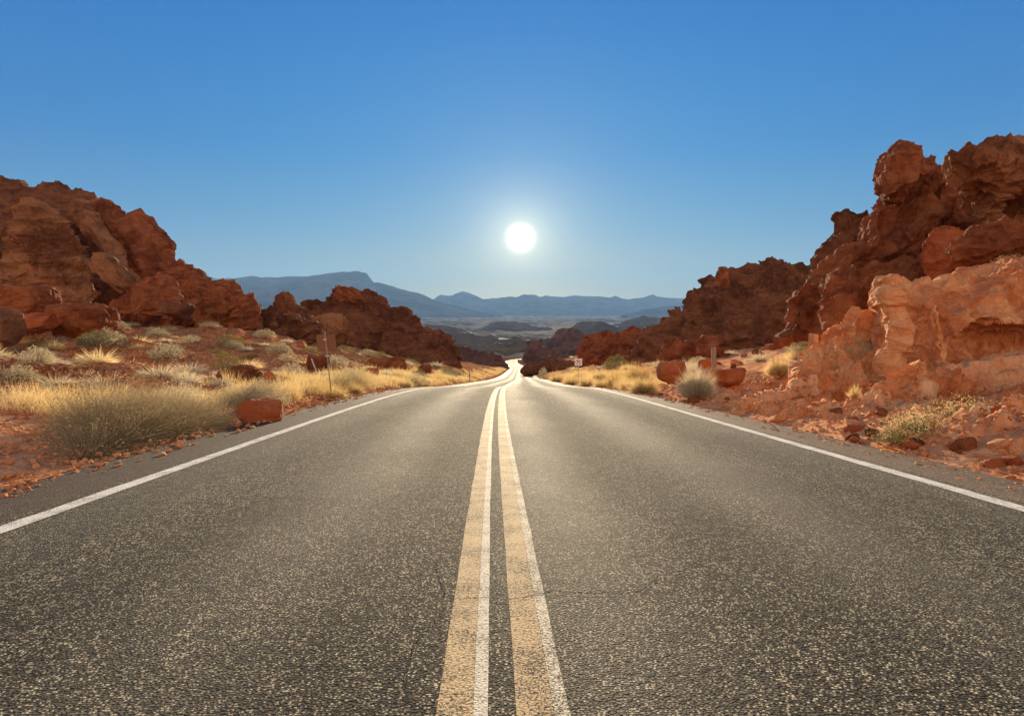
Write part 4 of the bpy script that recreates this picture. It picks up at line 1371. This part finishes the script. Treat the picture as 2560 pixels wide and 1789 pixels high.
# golden grass along both verges: nobody could count the blades
def verge(name, side, ya, yb, n, oa, ob, hh, mat, seed, width=0.006):
    r = np.random.default_rng(seed)
    y = ya * (yb / ya) ** (r.uniform(0, 1, n) ** 0.9)
    off = oa + (ob - oa) * r.beta(1.3, 1.6, n)
    x = XC(y) + side * off
    c = fbm(np.stack([x / 1.1, y / 1.6, 0 * x], 1), seed, 3)
    keep = c > -0.06
    x, y, c = x[keep], y[keep], c[keep]; n = len(x)
    z = H(x, y)
    sc = 0.55 + 0.9 * np.clip(c + 0.15, 0, 1)
    ww = width * (0.7 + y / 14)
    v, f = blades(n, 1.0, 1.0, seed + 1, 0.0, (0.0, 0.55), 0.25, 3, lenvar=0.45)
    v = v.reshape(n, -1, 3)
    mid = (v[:, 0::2] + v[:, 1::2]) / 2
    half = (v[:, 0::2] - v[:, 1::2]) / 2
    mid = mid * (hh * sc)[:, None, None]
    v[:, 0::2] = mid + half * ww[:, None, None]; v[:, 1::2] = mid - half * ww[:, None, None]
    v = v + np.stack([x, y, z - 0.02], 1)[:, None, :]
    o = obj(name, np_mesh(name, v.reshape(-1, 3), f), mat)
    return tag(o, kind='stuff')


tag(verge('dry_grass', -1, 9.4, 70, 50000, 5.5, 9.0, 0.66, M_STRAW, 501), 'straw coloured grass growing thickly along the left verge', 'grass')
tag(verge('dry_grass', -1, 13.5, 95, 20000, 5.1, 7.6, 0.55, M_GOLD, 502), 'golden grass mixed into the left verge', 'grass')
tag(verge('dry_grass', 1, 24, 90, 30000, 5.4, 9.5, 0.75, M_GOLD, 503), 'golden grass along the right verge beyond the boulders', 'grass')
tag(verge('dry_grass', -1, 95, 260, 7000, 5.5, 10, 0.8, M_GOLD, 504), 'far golden grass on the left before the bend', 'grass')

GB = [(1395, 958, 50, 44), (1430, 964, 56, 40), (1470, 968, 60, 44), (1505, 972, 56, 46), (1540, 966, 60, 60), (1570, 980, 60, 54), (1500, 950, 60, 40), (1450, 950, 50, 34)]
for k, (u, v, w, h) in enumerate(GB):
    named_tuft(PROTO['gold'][k % 3], u, v, w, h, 'golden_bush', 'rounded golden bush in the row along the right verge', 'golden bushes along the right verge')
for k, (u, v, w, h) in enumerate([(830, 1000, 90, 60), (880, 985, 70, 46), (1010, 968, 60, 34), (1060, 962, 44, 26), (720, 1000, 70, 60)]):
    named_tuft(PROTO['gold'][k % 3], u, v, w, h, 'golden_bush', 'rounded golden bush in the grass along the left verge', 'golden bushes along the left verge')

# ------------------------------------------------------------------ loose stones
STONES = [boulder_mesh('stone', (1, 0.85, 0.6), 600 + k, 3, 7, 0.05) for k in range(6)]
r = random.Random(11)
cnt = 0
while cnt < 150:
    y = 5 + 70 * r.random() ** 1.8
    side = r.choice((-1, 1, 1))
    off = (5.2 + 3.0 * r.random() ** 1.5 if y < 20 else 6.5 + 20 * r.random())
    x = float(XC(y)) + side * off
    if abs(x) > 0.95 * y + 1: continue
    s = r.uniform(0.035, 0.12) * (1 + y / 12)
    o = obj('stone', STONES[cnt % 6], None)
    o.data.materials.clear() if False else None
    o.location = (x, y, ground_at(x, y) + s * 0.2); o.scale = (s, s, s * r.uniform(0.7, 1.1)); o.rotation_euler = (r.uniform(-.3, .3), r.uniform(-.3, .3), r.uniform(0, 6))
    tag(o, 'loose red stone lying by the ' + ('left' if side < 0 else 'right') + ' roadside', 'stone', 'loose stones by the ' + ('left' if side < 0 else 'right') + ' roadside')
    cnt += 1
for k, me in enumerate(STONES):
    me.materials.append((M_ROCK_PINK, M_ROCK_ORANGE, M_ROCK_RED)[k % 3])


def gravel(name, side, n, oa, ob, seed, smax, mat, ya=1.8, yb=26):
    rg = np.random.default_rng(seed)
    bm = bmesh.new(); bmesh.ops.create_icosphere(bm, subdivisions=1, radius=1)
    bv = np.array([x.co[:] for x in bm.verts]); bf = np.array([[w.index for w in x.verts] for x in bm.faces]); bm.free()
    y = ya * (yb / ya) ** rg.uniform(0, 1, n)
    off = oa + (ob - oa) * rg.uniform(0, 1, n) ** 0.8
    x = XC(y) + side * off
    z = np.maximum(H(x, y), road_z(y) - 0.02 - np.maximum(0, off - 4.8) * 0.2)
    s = smax * rg.uniform(0.2, 1, n) ** 2.2 * (1 + y / 25)
    v = bv[None] * (1 + 0.35 * rg.normal(size=(n, len(bv), 1))).clip(0.5, 1.5) * s[:, None, None] * np.array([1, 1, 0.7])
    th = rg.uniform(0, 6.28, n); c, si = np.cos(th)[:, None], np.sin(th)[:, None]
    v = np.stack([v[..., 0] * c - v[..., 1] * si, v[..., 0] * si + v[..., 1] * c, v[..., 2]], -1)
    v += np.stack([x, y, z + s * 0.3], 1)[:, None]
    f = (bf[None] + np.arange(n)[:, None, None] * len(bv)).reshape(-1, 3)
    return tag(obj(name, np_mesh(name, v.reshape(-1, 3), f), mat), kind='stuff')


tag(gravel('gravel', 1, 9000, 4.4, 8.0, 701, 0.036, M_ROCK_PINK), 'loose red chips along the edge of the right shoulder', 'gravel')
tag(gravel('gravel', -1, 9000, 4.0, 8.5, 702, 0.036, M_ROCK_PINK), 'loose brown chips along the edge of the left shoulder', 'gravel')


# ------------------------------------------------------------------ signs and posts
def box(bm, c, d, rot=None):
    m = Matrix.Translation(c) @ (rot.to_matrix().to_4x4() if rot else Matrix.Identity(4)) @ Matrix.Diagonal((*d, 1))
    bmesh.ops.create_cube(bm, size=1, matrix=m)


def bevel(o, w=0.005, s=2):
    m = o.modifiers.new('bevel', 'BEVEL'); m.width = w; m.segments = s
    return o


def no_parking():
    Y = 40.0
    top = W(1446, 896, Y); bot = W(1446, 913.5, Y)
    g = ground_at(top[0], Y)
    s = top[2] - bot[2]
    e = empty('no_parking_sign', (top[0], Y, g), math.radians(-2))
    zc = (top[2] + bot[2]) / 2 - g
    bm = bmesh.new(); box(bm, (0, 0.02, (top[2] - g) / 2 - 0.15), (0.05, 0.035, (top[2] - g) + 0.25))
    bevel(bm_obj('post', bm, M_METAL, e), 0.006)
    bm = bmesh.new(); box(bm, (0, -0.005, zc), (s * 1.03, 0.008, s))
    bevel(bm_obj('panel', bm, M_SIGN, e), 0.003)
    # ring
    bm = bmesh.new()
    R1, R0, n = s * 0.41, s * 0.345, 48
    for yy in (-0.014, -0.009):
        for rr in (R0, R1):
            for k in range(n):
                a = 2 * math.pi * k / n
                bm.verts.new((rr * math.cos(a), yy, zc + rr * math.sin(a)))
    bm.verts.ensure_lookup_table()
    V = bm.verts
    for k in range(n):
        j = (k + 1) % n
        bm.faces.new((V[k], V[j], V[n + j], V[n + k]))
        bm.faces.new((V[2 * n + j], V[2 * n + k], V[3 * n + k], V[3 * n + j]))
        bm.faces.new((V[n + k], V[n + j], V[3 * n + j], V[3 * n + k]))
        bm.faces.new((V[j], V[k], V[2 * n + k], V[2 * n + j]))
    from mathutils import Euler
    box(bm, (0, -0.019, zc), (R0 * 2.05, 0.006, s * 0.062), Euler((0, math.radians(42), 0)))
    bm_obj('prohibition_ring', bm, M_SIGNRED, e)
    # letter P
    bm = bmesh.new()
    h = s * 0.44; t = s * 0.075; x0 = -s * 0.11
    box(bm, (x0, -0.0115, zc), (t, 0.005, h))
    box(bm, (x0 + s * 0.08, -0.0115, zc + h / 2 - t / 2), (s * 0.16 - t * 0.2, 0.0044, t))
    box(bm, (x0 + s * 0.08, -0.0115, zc + h * 0.02), (s * 0.16 - t * 0.2, 0.0044, t))
    rc = (h / 2 - h * 0.02) / 2 + t * .25
    cz = zc + (h / 2 + h * 0.02) / 2 - t * .25
    for k in range(9):
        a = -math.pi / 2 + math.pi * (k + .5) / 9
        box(bm, (x0 + s * 0.155 + (rc - t / 2 + t * .25) * math.cos(a), -0.0115 - 0.00005 * k, cz + (rc - t / 2 + t * .0) * math.sin(a)), (t, 0.0048, rc * 0.42), Euler((0, -a, 0)))
    bm_obj('letter', bm, M_BLACK, e)
    tag(e, 'white square no parking sign in the grass right of the road', 'sign')


no_parking()


def brown_sign():
    Y = 17.0
    b = Vector(W(828, 952, Y)); b.z = ground_at(b.x, Y)
    t = Vector(W(812, 828, Y))
    e = empty('brown_sign', b)
    d = t - b
    rot = d.to_track_quat('Z', 'Y').to_euler()
    bm = bmesh.new(); box(bm, d * 0.5 - d.normalized() * .1, (0.026, 0.03, d.length + 0.2), rot)
    bevel(bm_obj('post', bm, M_POST, e), 0.006)
    # two weathered panels seen from behind, slightly turned, as they hang either side of the post
    for (u0, u1, v0, v1, yo, rz) in ((791, 812, 836, 879, 0.05, -0.2), (820, 840, 836, 876, -0.05, 0.2)):
        a = Vector(W(u0, v1, Y)) - b; c = Vector(W(u1, v0, Y)) - b
        m = (a + c) / 2
        bm = bmesh.new()
        from mathutils import Euler
        tilt = math.atan2(d.x, d.z)
        box(bm, (m.x, yo, m.z), (abs(c.x - a.x) * 1.02, 0.02, abs(c.z - a.z)), Euler((0, tilt, rz)))
        bevel(bm_obj('panel', bm, M_RUST, e), 0.01)
    bm = bmesh.new()
    box(bm, (d.x * 0.88, 0.0, d.z * 0.88), (0.13, 0.03, 0.03)); box(bm, (d.x * 0.64, 0.0, d.z * 0.64), (0.13, 0.03, 0.03))
    bm_obj('bracket', bm, M_METAL, e)
    tag(e, 'leaning post with two brown weathered panels behind the left verge', 'sign')


brown_sign()


def pole(name, label, cat, base, top, r0, r1, mat, cap=False):
    b = Vector(base); d = Vector(top) - b
    e_ = empty(name, b)
    bm = bmesh.new()
    bmesh.ops.create_cone(bm, cap_ends=True, segments=10, radius1=r0, radius2=r1, depth=d.length + 0.2,
                          matrix=Matrix.Translation(d * 0.5 - d.normalized() * 0.1) @ d.to_track_quat('Z', 'Y').to_matrix().to_4x4())
    for v in bm.verts: v.co += Vector((random.uniform(-1, 1), random.uniform(-1, 1), random.uniform(-1, 1))) * r1 * 0.1
    bm_obj('shaft', bm, mat, e_)
    if cap:
        bm = bmesh.new(); box(bm, d + Vector((0, -0.02, -0.12)), (r1 * 2.6, 0.01, 0.16))
        bm_obj('reflector', bm, M_SIGN, e_)
    return tag(e_, label, cat)


b = W(797, 925, 33); pole('fallen_pole', 'pale pole leaning on the pointed boulder on the left slope', 'pole', (b[0], 33, ground_at(b[0], 33)), W(779, 896, 33.4), 0.05, 0.045, M_METAL)
b = W(1786, 928, 21.0); pole('wooden_post', 'weathered wooden post behind the squarish red boulder', 'post', (b[0], 21, ground_at(b[0], 21)), W(1785, 869, 21.0), 0.105, 0.095, M_WOOD)
b = W(1175, 950, 62); pole('marker_post', 'thin roadside marker post on the left before the bend', 'post', (b[0], 62, ground_at(b[0], 62)), W(1173, 928, 62), 0.05, 0.05, M_WOOD, True)

# ------------------------------------------------------------------ the air between the camera and the far hills
hz = MT('haze')
pv = hz.n('ShaderNodeVolumePrincipled')
hz.set(pv, 'Color', (0.24, 0.50, 0.92)); pv.inputs['Density'].default_value = 4.4e-5
pv.inputs['Anisotropy'].default_value = 0.0
hz.t.links.new(pv.outputs[0], hz.out.inputs['Volume'])
bm = bmesh.new()
bmesh.ops.create_cube(bm, size=1, matrix=Matrix.Translation((0, 0, 550)) @ Matrix.Diagonal((50000, 50000, 1900, 1)))
tag(bm_obj('haze', bm, hz.m), kind='stuff')
